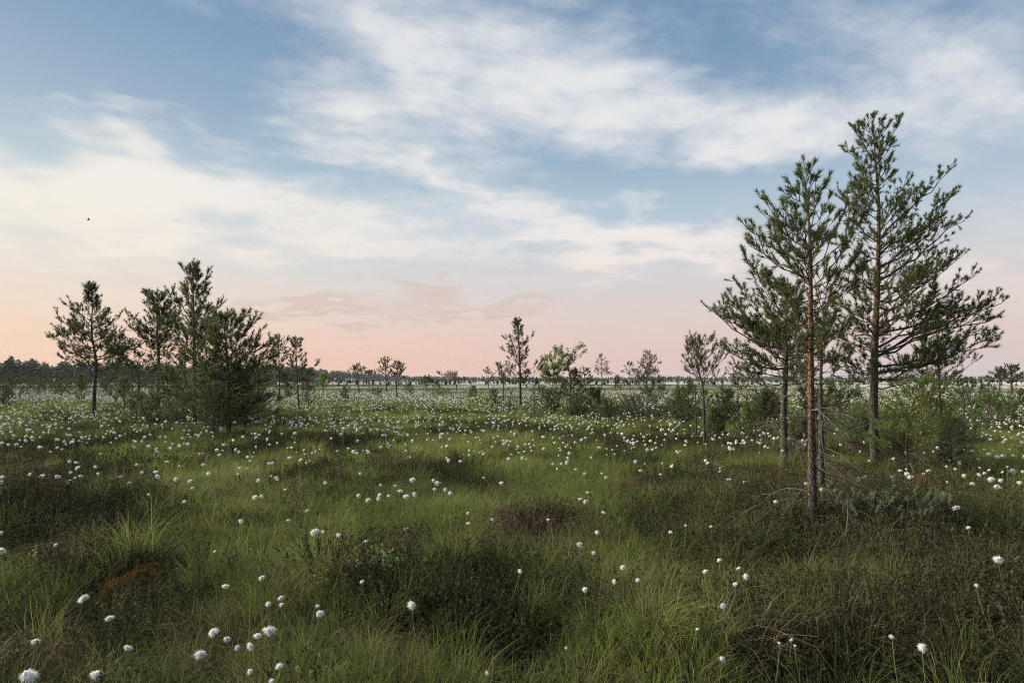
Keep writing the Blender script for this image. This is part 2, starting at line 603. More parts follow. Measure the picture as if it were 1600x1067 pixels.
def build_ground():
    na = 420
    r = [0.0]
    step = 0.09
    rad = 0.3
    rs = []
    while rad < 2600:
        rs.append(rad)
        rad += max(0.06, rad * 0.025)
    rs = np.array(rs)
    a = np.arange(na) * 2 * math.pi / na
    X = rs[:, None] * np.sin(a)[None]
    Y = rs[:, None] * np.cos(a)[None]
    V = np.stack([X, Y, ground(X, Y)], -1).reshape(-1, 3)
    V = np.concatenate([V, [[0, 0, float(ground(0, 0))]]])
    n = len(rs)
    idx = np.arange(n * na).reshape(n, na)
    q = np.stack([idx[:-1], idx[1:], np.roll(idx, -1, 1)[1:], np.roll(idx, -1, 1)[:-1]], -1).reshape(-1, 4)
    c = len(V) - 1
    tri = np.stack([np.full(na, c), idx[0], np.roll(idx[0], -1)], -1)
    me = make_mesh('ground', V, [q, tri], smooth=True)
    m, g = mat('bog_moss')
    geo = g.n('ShaderNodeNewGeometry')
    p = geo.outputs['Position']
    n1 = g.noise3(p, 0.7, 5, 0.6)
    n2 = g.noise3(p, 9, 6, 0.65)
    c1 = g.ramp(n2, [(0.25, (0.018, 0.020, 0.010)), (0.5, (0.045, 0.052, 0.022)), (0.75, (0.075, 0.080, 0.035))])
    c2 = g.ramp(n2, [(0.25, (0.022, 0.015, 0.009)), (0.5, (0.060, 0.040, 0.022)), (0.75, (0.10, 0.072, 0.04))])
    c3 = g.mix(g.sstep(n1, 0.45, 0.65), c1, c2)
    # beyond the reach of single plants the bog is green and white with cotton
    ln = g.v('LENGTH', p)
    far = g.sstep(ln, 220.0, 420.0)
    fl = g.sstep(g.noise3(p, 0.09, 5, 0.6), 0.40, 0.62)
    c3 = g.mix(far, c3, g.mix(fl, (0.10, 0.115, 0.06), (0.22, 0.23, 0.17)))
    bp = g.n('ShaderNodeBump')
    bp.inputs['Strength'].default_value = 0.9
    bp.inputs['Distance'].default_value = 0.03
    g.put(bp.inputs['Height'], g.noise3(p, 22, 8, 0.7))
    finish(g, princ(g, c3, 1.0, 0.0, bp.outputs[0]))
    me.materials.append(m)
    o = link('ground', me)
    tag(o, 'hummocky peat bog surface reaching the far tree line', kind='structure')


build_ground()


# ------------------------------------------------------------------ scattered growth nobody could count
def scatter(name, pts, rot, scl, idx, tint, protos, label, cat):
    """points with one of several prototype meshes standing on each"""
    me = bpy.data.meshes.new(name)
    n = len(pts)
    me.vertices.add(n)
    me.vertices.foreach_set('co', np.ascontiguousarray(pts, dtype=np.float32).ravel())
    for k, v, ty in (('rot', rot, 'FLOAT_VECTOR'), ('scl', scl, 'FLOAT_VECTOR')):
        at = me.attributes.new(k, ty, 'POINT')
        at.data.foreach_set('vector', np.ascontiguousarray(v, dtype=np.float32).ravel())
    at = me.attributes.new('pick', 'INT', 'POINT')
    at.data.foreach_set('value', np.ascontiguousarray(idx, dtype=np.int32))
    at = me.attributes.new('tint', 'FLOAT', 'POINT')
    at.data.foreach_set('value', np.ascontiguousarray(tint, dtype=np.float32))
    o = link(name, me)
    tag(o, label, cat, kind='stuff')
    coll = bpy.data.collections.new(name + '_kinds')
    for i, pm in enumerate(protos):
        po = bpy.data.objects.new('%s_kind_%02d' % (name, i), pm)
        coll.objects.link(po)
    ng = bpy.data.node_groups.new(name, 'GeometryNodeTree')
    ng.interface.new_socket('Geometry', in_out='INPUT', socket_type='NodeSocketGeometry')
    ng.interface.new_socket('Geometry', in_out='OUTPUT', socket_type='NodeSocketGeometry')
    N = ng.nodes
    gi, go = N.new('NodeGroupInput'), N.new('NodeGroupOutput')
    ci = N.new('GeometryNodeCollectionInfo')
    ci.inputs['Collection'].default_value = coll
    ci.inputs['Separate Children'].default_value = True
    ci.inputs['Reset Children'].default_value = True
    ip = N.new('GeometryNodeInstanceOnPoints')
    ip.inputs['Pick Instance'].default_value = True

    def attr(nm, ty):
        a = N.new('GeometryNodeInputNamedAttribute')
        a.data_type = ty
        a.inputs['Name'].default_value = nm
        return a.outputs['Attribute']
    L = ng.links.new
    L(gi.outputs[0], ip.inputs['Points'])
    L(ci.outputs[0], ip.inputs['Instance'])
    L(attr('pick', 'INT'), ip.inputs['Instance Index'])
    L(attr('rot', 'FLOAT_VECTOR'), ip.inputs['Rotation'])
    L(attr('scl', 'FLOAT_VECTOR'), ip.inputs['Scale'])
    L(ip.outputs[0], go.inputs[0])
    md = o.modifiers.new('scatter', 'NODES')
    md.node_group = ng
    return o


def blade_tuft(name, rng, n, height, spread, width, segs, lean, material, tip_light=0.2, flat=False):
    """tuft of arching blades"""
    az = rng.uniform(0, 2 * math.pi, n)
    r0 = spread * np.sqrt(rng.uniform(0, 1, n))
    ba = rng.uniform(0, 2 * math.pi, n)
    base = np.stack([r0 * np.cos(ba), r0 * np.sin(ba), np.full(n, -0.03)], -1)
    # blades lean outward from the middle of the tuft
    out = np.stack([np.cos(ba + rng.normal(0, .7, n)), np.sin(ba + rng.normal(0, .7, n)), np.zeros(n)], -1)
    L = height * rng.uniform(0.55, 1.15, n)
    ln = np.abs(rng.normal(lean, lean * 0.5, n))
    t = np.linspace(0, 1, segs)
    bend = ln[:, None] * (0.25 * t[None] + 0.75 * t[None] ** 2.0)
    P = base[:, None] + out[:, None] * (L[:, None] * np.sin(np.clip(bend, 0, 1.9)) * t[None])[..., None]
    P[..., 2] += L[:, None] * t[None] * np.cos(np.clip(bend * 0.9, 0, 2.0))
    if flat:
        P[..., 2] *= 0.55
    P += rng.normal(0, 0.006, P.shape) * t[None, :, None]
    W = width * rng.uniform(.6, 1.3, n)[:, None] * (1 - 0.75 * t[None] ** 1.5)
    sd = rng.uniform(0, 2 * math.pi, n)
    side = np.stack([np.cos(sd), np.sin(sd), np.zeros(n)], -1)
    V, F, per = strips(P, W, side)
    tint = np.repeat(np.clip(rng.normal(0.5, 0.28, n), 0, 1), per)
    s = Soup()
    s.add(V, F, 0, tint)
    return s.mesh(name, [material], smooth=False)


def heather_tuft(name, rng, n, height, spread, material, mat_wood, leaf=0.007, per_stem=26):
    """bushy dwarf shrub: wiry stems carrying tiny leaves"""
    s = Soup()
    ba = rng.uniform(0, 2 * math.pi, n)
    r0 = spread * np.sqrt(rng.uniform(0, 1, n))
    base = np.stack([r0 * np.cos(ba), r0 * np.sin(ba), np.full(n, -0.04)], -1)
    d = np.stack([np.cos(ba) * 0.55, np.sin(ba) * 0.55, np.ones(n)], -1) + rng.normal(0, .28, (n, 3))
    d = unit(d)
    L = height * rng.uniform(.5, 1.1, n)
    t = np.linspace(0, 1, 4)
    curve = rng.normal(0, .12, (n, 3))
    P = base[:, None] + d[:, None] * (L[:, None] * t[None])[..., None] + curve[:, None] * (L[:, None] * t[None] ** 2)[..., None]
    side = unit(np.cross(d, rng.normal(0, 1, (n, 3))))
    V, F, per = strips(P, 0.0016 * (1 - 0.5 * t[None]) * np.ones((n, 1)), side)
    s.add(V, F, 1, 0.4)
    k = per_stem
    tt = rng.uniform(0.25, 1.02, (n, k))
    q = base[:, None] + d[:, None] * (L[:, None] * tt)[..., None] + curve[:, None] * (L[:, None] * tt ** 2)[..., None]
    q = q.reshape(-1, 3)
    m = len(q)
    dd = unit(np.repeat(d, k, 0) * 0.9 + rng.normal(0, .75, (m, 3)))
    sv = unit(np.cross(dd, rng.normal(0, 1, (m, 3))))
    ll = leaf * rng.uniform(1.4, 3.2, m)[:, None]
    ww = leaf * rng.uniform(.35, .6, m)[:, None]
    V = np.stack([q, q + dd * ll * .5 + sv * ww, q + dd * ll, q + dd * ll * .5 - sv * ww], 1).reshape(-1, 3)
    F = [np.arange(m * 4).reshape(m, 4)]
    tint = np.repeat(np.clip(np.repeat(rng.normal(.5, .22, n), k) + rng.normal(0, .15, m), 0, 1), 4)
    s.add(V, F, 0, tint)
    return s.mesh(name, [material, mat_wood], smooth=False)


def field(rng, r0, r1, per_m2, half=R(47)):
    """random bog points in the ring r0..r1 of the view, and some way beyond its edges"""
    area = half * (r1 * r1 - r0 * r0)
    n = int(area * per_m2)
    r = np.sqrt(rng.uniform(r0 * r0, r1 * r1, n))
    a = rng.uniform(-half, half, n)
    return r * np.sin(a), r * np.cos(a)

M_GRASS = leafy('sedge_blades', [(0, (0.082, 0.094, 0.034)), (0.35, (0.138, 0.168, 0.048)), (0.7, (0.215, 0.262, 0.066)), (1, (0.36, 0.37, 0.13))], 'instance', 0.4, 0.65, 0.3)
M_STRAW = leafy('straw_blades', [(0, (0.12, 0.088, 0.056)), (0.5, (0.24, 0.19, 0.115)), (1, (0.40, 0.33, 0.21))], 'instance', 0.25, 0.75, 0.3)
M_HEATH = leafy('heather_leaves', [(0, (0.030, 0.027, 0.016)), (0.35, (0.050, 0.051, 0.024)), (0.7, (0.080, 0.086, 0.036)), (1, (0.13, 0.13, 0.055))], 'instance', 0.25, 0.8, 0.25)
M_RUST = leafy('rusty_heather', [(0, (0.075, 0.040, 0.027)), (0.5, (0.14, 0.080, 0.048)), (1, (0.22, 0.14, 0.085))], 'instance', 0.25, 0.8, 0.3)
M_BILB = leafy('dwarf_shrub_leaves', [(0, (0.095, 0.135, 0.054)), (0.5, (0.149, 0.203, 0.074)), (1, (0.230, 0.284, 0.108))], 'instance', 0.3, 0.5, 0.25)
M_SHRUBWOOD = plain('heather_wood', (0.065, 0.05, 0.042), 0.9, 0.3, 40)


MOSS_A, MOSS_B = hit(150, 936, 0.05)[:2], hit(278, 886, 0.05)[:2]


def on_moss(x, y):
    ab = MOSS_B - MOSS_A
    t = np.clip(((x - MOSS_A[0]) * ab[0] + (y - MOSS_A[1]) * ab[1]) / (ab @ ab), 0, 1)
    # bare on the strip itself and on the side the camera looks across
    dx, dy = x - MOSS_A[0] - ab[0] * t, y - MOSS_A[1] - ab[1] * t
    return (np.abs(dx) < .17) & (dy < .08) & (dy > -.32)


def place(name, protos, x, y, tint, smin, smax, label, cat, seed, tilt=0.12, zoff=0.0, vary=0.18):
    rng = np.random.default_rng(seed)
    n = len(x)
    pts = np.stack([x, y, ground(x, y) + zoff], -1)
    rot = np.stack([rng.normal(0, tilt, n), rng.normal(0, tilt, n), rng.uniform(0, 6.283, n)], -1)
    s = rng.uniform(smin, smax, n)
    scl = np.stack([s, s, s * rng.uniform(1 - vary, 1 + vary, n)], -1)
    idx = rng.integers(0, len(protos), n)
    return scatter(name, pts, rot, scl, idx, np.clip(tint, 0, 1), protos, label, cat)


def build_growth():
    rng = np.random.default_rng(5)
    sedge_near = [blade_tuft('sedge_tuft_%d' % i, rng, 70, h, .085, .0017, 5, ln, M_GRASS) for i, (h, ln) in enumerate([(.24, .5), (.30, .65), (.20, .8), (.34, .6), (.26, 1.0)])]
    sedge_mid = [blade_tuft('sedge_clump_%d' % i, rng, 95, h, .20, .0036, 4, ln, M_GRASS) for i, (h, ln) in enumerate([(.26, .55), (.32, .7), (.22, .9), (.28, .8)])]
    sedge_far = [blade_tuft('sedge_patch_%d' % i, rng, 150, h, .75, .011, 3, ln, M_GRASS) for i, (h, ln) in enumerate([(.28, .5), (.34, .7), (.25, .8)])]
    straw_near = [blade_tuft('straw_tuft_%d' % i, rng, 46, h, .07, .0014, 6, ln, M_STRAW) for i, (h, ln) in enumerate([(.30, 1.2), (.36, 1.5), (.26, 1.0), (.40, 1.35)])]
    straw_mid = [blade_tuft('straw_clump_%d' % i, rng, 60, h, .20, .0030, 4, ln, M_STRAW) for i, (h, ln) in enumerate([(.30, 1.1), (.35, 1.3), (.28, .8)])]
    heath_near = [heather_tuft('heather_bush_%d' % i, rng, 40, h, .10, M_HEATH, M_SHRUBWOOD, .0088, 22) for i, h in enumerate([.21, .28, .33, .24])]
    heath_mid = [heather_tuft('heather_mound_%d' % i, rng, 60, h, .26, M_HEATH, M_SHRUBWOOD, .014, 22) for i, h in enumerate([.24, .30, .27])]
    rust_near = [heather_tuft('rusty_bush_%d' % i, rng, 42, h, .09, M_RUST, M_SHRUBWOOD, .006, 22) for i, h in enumerate([.17, .22, .25])]
    tussock = []
    for i, (h, ln) in enumerate([(.34, .75), (.40, .9), (.30, 1.05)]):
        a_ = blade_tuft('tussock_%d' % i, rng, 190, h, .10, .0017, 6, ln, M_GRASS)
        tussock.append(a_)
    straw_skirt = [blade_tuft('straw_skirt_%d' % i, rng, 120, h, .11, .0016, 6, ln, M_STRAW) for i, (h, ln) in enumerate([(.36, 1.5), (.42, 1.7), (.32, 1.35)])]
    bilb = [heather_tuft('leafy_bush_%d' % i, rng, 16, h, .07, M_BILB, M_SHRUBWOOD, .011, 18) for i, h in enumerate([.17, .24, .20])]

    def split(r0, r1, dens, seed):
        r = np.random.default_rng(seed)
        x, y = field(r, r0, r1, dens)
        ok = ~on_moss(x, y)
        x, y = x[ok], y[ok]
        return r, x, y, heath(x, y), zone(x, y, Z_GREEN), zone(x, y, Z_RUST)

    def gtint(x, y, zg, r):
        n = fbm(x / 1.6, y / 1.6, 77, 3)
        return 0.14 + 0.85 * (n - 0.25) * 0.9 + 0.26 * zg + r.normal(0, .09, len(x))

    # --- sedge
    r, x, y, h, zg, zr = split(1.2, 9.5, 105, 11)
    keep = r.uniform(0, 1, len(x)) < np.clip(1.05 - 0.93 * h + 0.25 * zg - .7 * zr, .08, 1)
    x, y, zg = x[keep], y[keep], zg[keep]
    place('sedge_grass', sedge_near, x, y, gtint(x, y, zg, r), .55, 1.15, 'fine green sedge blades carpeting the near bog', 'grass', 21)
    r, x, y, h, zg, zr = split(9.5, 30, 26, 12)
    keep = r.uniform(0, 1, len(x)) < np.clip(1.05 - 0.85 * h, .12, 1)
    x, y, zg = x[keep], y[keep], zg[keep]
    place('sedge_meadow', sedge_mid, x, y, gtint(x, y, zg, r), .6, 1.1, 'green sedge sward of the middle distance', 'grass', 22)
    r, x, y, h, zg, zr = split(30, 130, 1.6, 13)
    place('sedge_plain', sedge_far, x, y, gtint(x, y, zg, r) - .05, .7, 1.2, 'dull green sedge plain in front of the far trees', 'grass', 23)
    # --- tussocks: tall bright clumps with a skirt of old straw
    r, x, y, h, zg, zr = split(2.2, 14, 2.6, 33)
    keep = r.uniform(0, 1, len(x)) < np.clip(.95 - .75 * h + .3 * zg, .1, 1)
    x, y, zg = x[keep], y[keep], zg[keep]
    place('sedge_tussocks', tussock, x, y, .45 + .3 * zg + r.normal(0, .12, len(x)), .75, 1.25, 'taller bright sedge tussocks rising from the near sward', 'grass', 34, tilt=.08)
    keep = r.uniform(0, 1, len(x)) < .6
    x, y = x[keep], y[keep]
    place('straw_skirts', straw_skirt, x + .04, y - .05, r.normal(.5, .2, len(x)), .75, 1.2, 'bent straw skirts hanging round the sedge tussocks', 'grass', 35, tilt=.1)
    # golden, bent-over straw of single large tussocks
    pp = np.array([hit(px, py, .08)[:2] for px, py in [(600, 1000), (640, 1018), (565, 1012), (930, 975), (980, 985), (1015, 972), (1090, 1002), (745, 935), (300, 972), (335, 992), (455, 938), (700, 862), (722, 850), (90, 1003),
                                                       (58, 985), (1360, 885), (1500, 892), (860, 1030), (1180, 1010), (410, 1000), (760, 1020), (1250, 940)]])
    place('golden_straw', straw_skirt, pp[:, 0], pp[:, 1], r.normal(.55, .1, len(pp)), .6, .9, 'golden bent straw lying over the largest near tussocks', 'grass', 36, tilt=.22)
    # --- straw
    r, x, y, h, zg, zr = split(1.2, 9.5, 44, 14)
    n = fbm(x / .7, y / .7, 91, 3)
    keep = r.uniform(0, 1, len(x)) < np.clip((n - .30) * 2.6, .10, 1)
    x, y = x[keep], y[keep]
    place('dry_grass', straw_near, x, y, r.normal(.45, .22, len(x)), .5, 1.05, 'withered straw coloured blades bent over among the sedge', 'grass', 24)
    r, x, y, h, zg, zr = split(9.5, 30, 5, 15)
    place('dry_meadow', straw_mid, x, y, r.normal(.4, .2, len(x)), .5, .95, 'withered blades mixed into the middle meadow', 'grass', 25)
    # --- heather
    r, x, y, h, zg, zr = split(1.2, 10, 120, 16)
    keep = r.uniform(0, 1, len(x)) < np.clip(h * 1.0 - 0.08 - .5 * zr, .02, 1)
    x, y = x[keep], y[keep]
    n = fbm(x / .9, y / .9, 55, 3)
    place('heather', heath_near, x, y, .10 + .8 * (n - .2) + r.normal(0, .08, len(x)), .6, 1.15, 'dark green brown heather covering the near hummocks', 'heather', 26)
    r, x, y, h, zg, zr = split(10, 34, 17, 17)
    keep = r.uniform(0, 1, len(x)) < np.clip(h * 1.05 - .1, .02, 1)
    x, y = x[keep], y[keep]
    n = fbm(x / 1.9, y / 1.9, 56, 3)
    place('heather_meadow', heath_mid, x, y, .12 + .8 * (n - .2) + r.normal(0, .08, len(x)), .55, 1.1, 'dark heather mounds among the middle meadow', 'heather', 27)
    # --- rusty
    r, x, y, h, zg, zr = split(1.5, 14, 60, 18)
    keep = r.uniform(0, 1, len(x)) < np.clip(zr * .9 + .03, 0, 1)
    x, y = x[keep], y[keep]
    place('rusty_heather', rust_near, x, y, r.normal(.45, .2, len(x)), .6, 1.1, 'rusty brown dead heather in patches', 'heather', 28)
    # --- leafy dwarf shrubs
    r, x, y, h, zg, zr = split(1.5, 11, 9, 19)
    n = fbm(x / .8, y / .8, 66, 2)
    keep = n > .58
    x, y = x[keep], y[keep]
    place('dwarf_shrubs', bilb, x, y, r.normal(.4, .2, len(x)), .6, 1.1, 'pale leafy bilberry shoots scattered through the heather', 'dwarf shrub', 29)


build_growth()

# ------------------------------------------------------------------ trees
UP = np.array([0.0, 0.0, 1.0])


def rot_about(v, axis, ang):
    axis = unit(np.asarray(axis))
    return v * math.cos(ang) + np.cross(axis, v) * math.sin(ang) + axis * (axis @ v) * (1 - math.cos(ang))


def polyline_at(P, t):
    """points at parameters t in 0..1 along polyline P (m,3), with directions"""
    m = len(P) - 1
    f = np.clip(t, 0, 0.9999) * m
    i = f.astype(int)
    w = (f - i)[:, None]
    return P[i] * (1 - w) + P[i + 1] * w, unit(P[i + 1] - P[i])


def needles(s, rng, p0, d, length, mat_i, per, nlen, width, tint):
    """needle-clad shoots: p0 (n,3) start, d (n,3) direction, length (n,)"""
    n = len(p0)
    if n == 0:
        return
    t = np.sqrt(rng.uniform(0.02, 1, (n, per)))
    base = p0[:, None] + d[:, None] * (t * length[:, None])[..., None]
    a = unit(np.cross(d, rng.normal(0, 1, (n, 3))))
    b = np.cross(d, a)
    ph = rng.uniform(0, 2 * math.pi, (n, per))
    radial = a[:, None] * np.cos(ph)[..., None] + b[:, None] * np.sin(ph)[..., None]
    al = rng.uniform(0.35, 0.95, (n, per))
    nd = d[:, None] * np.cos(al)[..., None] + radial * np.sin(al)[..., None]
    nl = nlen * rng.uniform(.7, 1.15, (n, per))
    tip = base + nd * nl[..., None]
    side = unit(np.cross(nd, rng.normal(0, 1, (n, per, 3)))) * (width / 2)
    V = np.stack([base - side, base + side, tip], 2).reshape(-1, 3)
    F = [np.arange(len(V)).reshape(-1, 3)]
    tt = np.clip(np.repeat(tint, per * 3) + np.repeat(rng.normal(0, .08, n * per), 3), 0, 1)
    s.add(V, F, mat_i, tt)


def leaves(s, rng, p0, d, length, mat_i, per, size, tint):
    n = len(p0)
    if n == 0:
        return
    t = rng.uniform(0.05, 1.05, (n, per))
    base = (p0[:, None] + d[:, None] * (t * length[:, None])[..., None]).reshape(-1, 3)
    m = len(base)
    dd = unit(np.repeat(d, per, 0) * .4 + rng.normal(0, .8, (m, 3)) + np.array([0, 0, -.25]))
    sd = unit(np.cross(dd, rng.normal(0, 1, (m, 3))))
    L = (size * rng.uniform(.7, 1.25, m))[:, None]
    b2 = base + dd * L * .25
    V = np.stack([b2, b2 + dd * L * .45 + sd * L * .38, b2 + dd * L, b2 + dd * L * .45 - sd * L * .38], 1).reshape(-1, 3)
    tt = np.clip(np.repeat(tint, per * 4) + np.repeat(rng.normal(0, .12, n * per), 4), 0, 1)
    s.add(V, [np.arange(m * 4).reshape(m, 4)], mat_i, tt)


def trunk_mesh(name, P, rad, sides, rng, material, rough=0.05):
    """stem with uneven outline, flared at the foot"""
    m = len(P)
    A, B = frames(P[None])
    A, B = A[0], B[0]
    # keep the ring frame from flipping
    ref = np.array([1.0, 0, 0])
    T = unit(np.gradient(P, axis=0))
    A = unit(ref - T * (T @ ref)[:, None])
    B = np.cross(T, A)
    a = np.arange(sides) * 2 * math.pi / sides
    ii = np.arange(m)
    wob = 1 + rough * 2.2 * (np.stack([fbm(np.cos(a) * 2.0 + 40 * 0 + 3, np.sin(a) * 2.0 + i * .35, 7, 2) for i in ii]) - .5) + rng.normal(0, rough * .5, (m, sides))
    V = P[:, None] + (A[:, None] * np.cos(a)[None, :, None] + B[:, None] * np.sin(a)[None, :, None]) * (rad[:, None] * wob)[..., None]
    idx = np.arange(m * sides).reshape(m, sides)
    q = np.stack([idx[:-1], np.roll(idx, -1, 1)[:-1], np.roll(idx, -1, 1)[1:], idx[1:]], -1).reshape(-1, 4)
    s = Soup()
    s.add(V, [q], 0, .5)
    return s.mesh(name, [material])


def tree(name, label, base, top, prof, via=(), r0=0.05, seed=0, nb=40, cat='tree', group=None, bark_m=None, needle_m=None, twig_m=None,
         lod=1.0, near=False, limbs=(), leaf=False, dens=1.0, above=0.12, bare=0.0, rise=(0.95, 0.25), tuft=0.11, per=26, nlen=0.050, nwid=0.0042,
         tint=0.4, dead=0, dead_zone=(0.1, 0.4), dead_len=(0.3, 0.7), side_len=0.42, gap=0.13, dist=None):
    """one tree; base, top, via and the crown outline prof = (row, reach left, reach right) are read off the photograph,
    its distance from where its foot meets the bog"""
    rng = np.random.default_rng(seed + 1000)
    foot = hit(base[0], base[1], above)
    if dist is not None:
        dd_ = pix_dir(*base)
        foot = dd_ / dd_[1] * dist + np.array([0, 0, EYE])
    D = foot[1]
    k = D / FPX
    origin = np.array([foot[0], foot[1], float(ground(foot[0], foot[1]))])

    def at(px, py, dy=0.0):
        d = pix_dir(px, py)
        return np.array([0, 0, EYE]) + d * ((D + dy) / d[1]) - origin
    bm_, nm_, tm_ = bark_m or M_BARK_GREY, needle_m or (M_NEEDLE_DULL if lod > 1.5 else M_NEEDLE), twig_m or M_TWIG
    e = bpy.data.objects.new(name, None)
    e.empty_display_size = 0.2
    COL.objects.link(e)
    e.location = origin
    tag(e, label, cat, group)
    # stem
    key = [np.array([0, 0, -0.12])] + [at(*p) for p in via] + [at(*top)]
    key = np.array(key)
    drop = min(.20, .10 * key[-1, 2])          # the topmost shoots rise this far above the stem's end
    key[-1, 2] -= drop
    cum = np.concatenate([[0], np.cumsum(np.linalg.norm(np.diff(key, axis=0), axis=1))])
    mm = 44 if near else 14
    tt = np.linspace(0, cum[-1], mm)
    P = np.stack([np.interp(tt, cum, key[:, i]) for i in range(3)], -1)
    if len(key) > 2 and not near:
        pass
    for _ in range(3 if near else 1):
        P[1:-1] = (P[:-2] + 2 * P[1:-1] + P[2:]) / 4
    H = P[-1, 2]
    ph = rng.uniform(0, 6.28, 2)
    P[:, 1] += 0.012 * H * np.sin(np.linspace(0, 5, mm) + ph[0]) * np.linspace(0, 1, mm)
    u = np.linspace(0, 1, mm)
    rad = r0 * (1 - u) ** 0.9 + 0.005 * max(1, lod * .6)
    rad *= 1 + 0.40 * np.exp(-u * cum[-1] / 0.13)
    link('trunk', trunk_mesh('trunk', P, rad, 20 if near else 8, rng, bm_, .09 if near else .05), e)
    zs = P[:, 2]

    def stem(z):
        return np.array([np.interp(z, zs, P[:, 0]), np.interp(z, zs, P[:, 1]), z])

    # crown outline in metres, by height
    pz = np.array([at(base[0], p[0])[2] for p in prof])[::-1]
    pz = np.minimum(pz - drop * .6 * np.clip(np.linspace(0, 1, len(pz)) * 2, 0, 1), pz)
    pl = np.array([p[1] * k for p in prof])[::-1]
    pr = np.array([p[2] * k for p in prof])[::-1]
    zlo, zhi = pz[0], pz[-1]
    spec = []          # (tip point, start height)
    for i in range(nb):
        f = (i + rng.uniform(0, 1)) / nb
        zt = zlo + (zhi - zlo) * f ** 0.92
        az = i * 2.39996 + rng.normal(0, .35)
        cx = math.cos(az)
        reach = np.interp(zt, pz, pl) * (0.5 - 0.5 * cx) + np.interp(zt, pz, pr) * (0.5 + 0.5 * cx)
        reach *= rng.uniform(.30, .65) if rng.uniform() < .32 else (rng.uniform(.68, 1.08) if near else rng.uniform(.55, 1.28))
        if not near and not leaf:
            if rng.uniform() < .12:
                continue
            reach *= .98 + .26 * math.sin(az * 2 + ph[0] + zt * 4 / max(H, .1))
        if reach < 0.03:
            continue
        g = (zt - zlo) / max(zhi - zlo, .01)
        sl = rise[1] + (rise[0] - rise[1]) * g
        c = stem(min(zt, H * .99))
        tip = np.array([c[0] + reach * math.cos(az), c[1] + reach * math.sin(az), zt])
        z0 = zt - reach * sl * rng.uniform(.8, 1.2)
        spec.append((tip, min(max(z0, 0.08), H * .985)))
    for (px, py, z0) in limbs:
        tip = at(px, py, rng.uniform(-.35, .35))
        spec.append((tip, at(base[0], z0)[2]))
    mains, sides_, tp0, tdir, tlen, ttint = [], [], [], [], [], []
    for tip, z0 in spec:
        s0 = stem(z0)
        L = np.linalg.norm(tip - s0)
        if L < .04:
            continue
        m = 8
        t = np.linspace(0, 1, m)[:, None]
        sag = L * rng.uniform(-.02, .12)
        line = s0 + (tip - s0) * t
        line[:, 2] -= sag * np.sin(t[:, 0] * math.pi) * 1.0
        wob = np.cumsum(rng.normal(0, .026 * L, (m, 3)), 0)
        wob -= wob[-1] * t
        wob[0] = 0
        line += wob
        rr = max(0.004 * lod ** .6, min(0.08 * r0 + .0075 * L, r0 * .4))
        rads = rr * (1 - .78 * np.linspace(0, 1, m)) * (1.0 if near else 1.1)
        sl_list = []
        # side shoots
        ns = max(2, int(L / (gap * lod ** .5) * dens * (1.0 if near else .95)))
        st = rng.uniform(0.22 + bare, 1.0, ns)
        st = np.sort(st)
        sp, sdir = polyline_at(line, st)
        for j in range(ns):
            dmain = sdir[j]
            hor = unit(np.cross(UP, dmain)) * (1 if j % 2 else -1)
            ll = side_len * (L * (1 - st[j]) * .9 + .22) * rng.uniform(.55, 1.15)
            ll = min(ll, .62)
            d = unit(dmain * rng.uniform(.55, .95) + hor * rng.uniform(.35, .8) + UP * rng.uniform(.05, .6) + rng.normal(0, .15, 3))
            tq = np.linspace(0, 1, 5)[:, None]
            sh = sp[j] + d * ll * tq + UP * (ll * .22 * tq ** 2) + rng.normal(0, .02 * ll, (5, 3)) * tq
            sl_list.append(sh)
            nt = max(1, int(ll / (.092 * lod ** .5) * dens))
            qt = rng.uniform(.25, 1.0, nt)
            qp, qd = polyline_at(sh, qt)
            dd = unit(qd * .75 + UP * .35 + rng.normal(0, .48, (nt, 3)))
            tp0.append(np.concatenate([qp, sh[-1:]]))
            tdir.append(np.concatenate([dd, unit(d + UP * .5)[None]]))
            tlen.append(tuft * lod ** .25 * rng.uniform(.45, 1.35, nt + 1))
            ttint.append(np.clip(rng.normal(tint, .16) + rng.normal(0, .1, nt + 1), 0, 1))
        # shoots at the end of the limb
        ne = 3
        qp, qd = polyline_at(line, np.linspace(.85, 1, ne))
        tp0.append(qp)
        tdir.append(unit(qd + UP * .5 + rng.normal(0, .2, (ne, 3))))
        tlen.append(tuft * rng.uniform(.9, 1.4, ne))
        ttint.append(np.clip(rng.normal(tint, .15, ne), 0, 1))
        mains.append((line, rads))
        sides_.append(sl_list)
    # leader
    nl = 4
    lp = np.array([P[-1] - UP * (.05 + .09 * i) for i in range(nl)])
    tp0.append(lp)
    tdir.append(unit(UP + rng.normal(0, .12 if near else .3, (nl, 3))))
    tlen.append(np.full(nl, tuft * 1.2))
    ttint.append(np.full(nl, tint))
    p0, d, ln, ti = np.concatenate(tp0), np.concatenate(tdir), np.concatenate(tlen), np.concatenate(ttint)
    crown = Soup()
    # twigs that carry the needles
    tw = np.stack([p0, p0 + d * ln[:, None]], 1)
    V, F = tubes(tw, np.stack([np.full(len(p0), .0028 * lod ** .5), np.full(len(p0), .0012 * lod ** .5)], 1), 3)
    crown.add(V, F, 1, .5)
    if leaf:
        leaves(crown, rng, p0, d, ln, 0, per, nlen, ti)
    else:
        needles(crown, rng, p0, d, ln, 0, per, nlen, nwid * lod ** .75, ti)
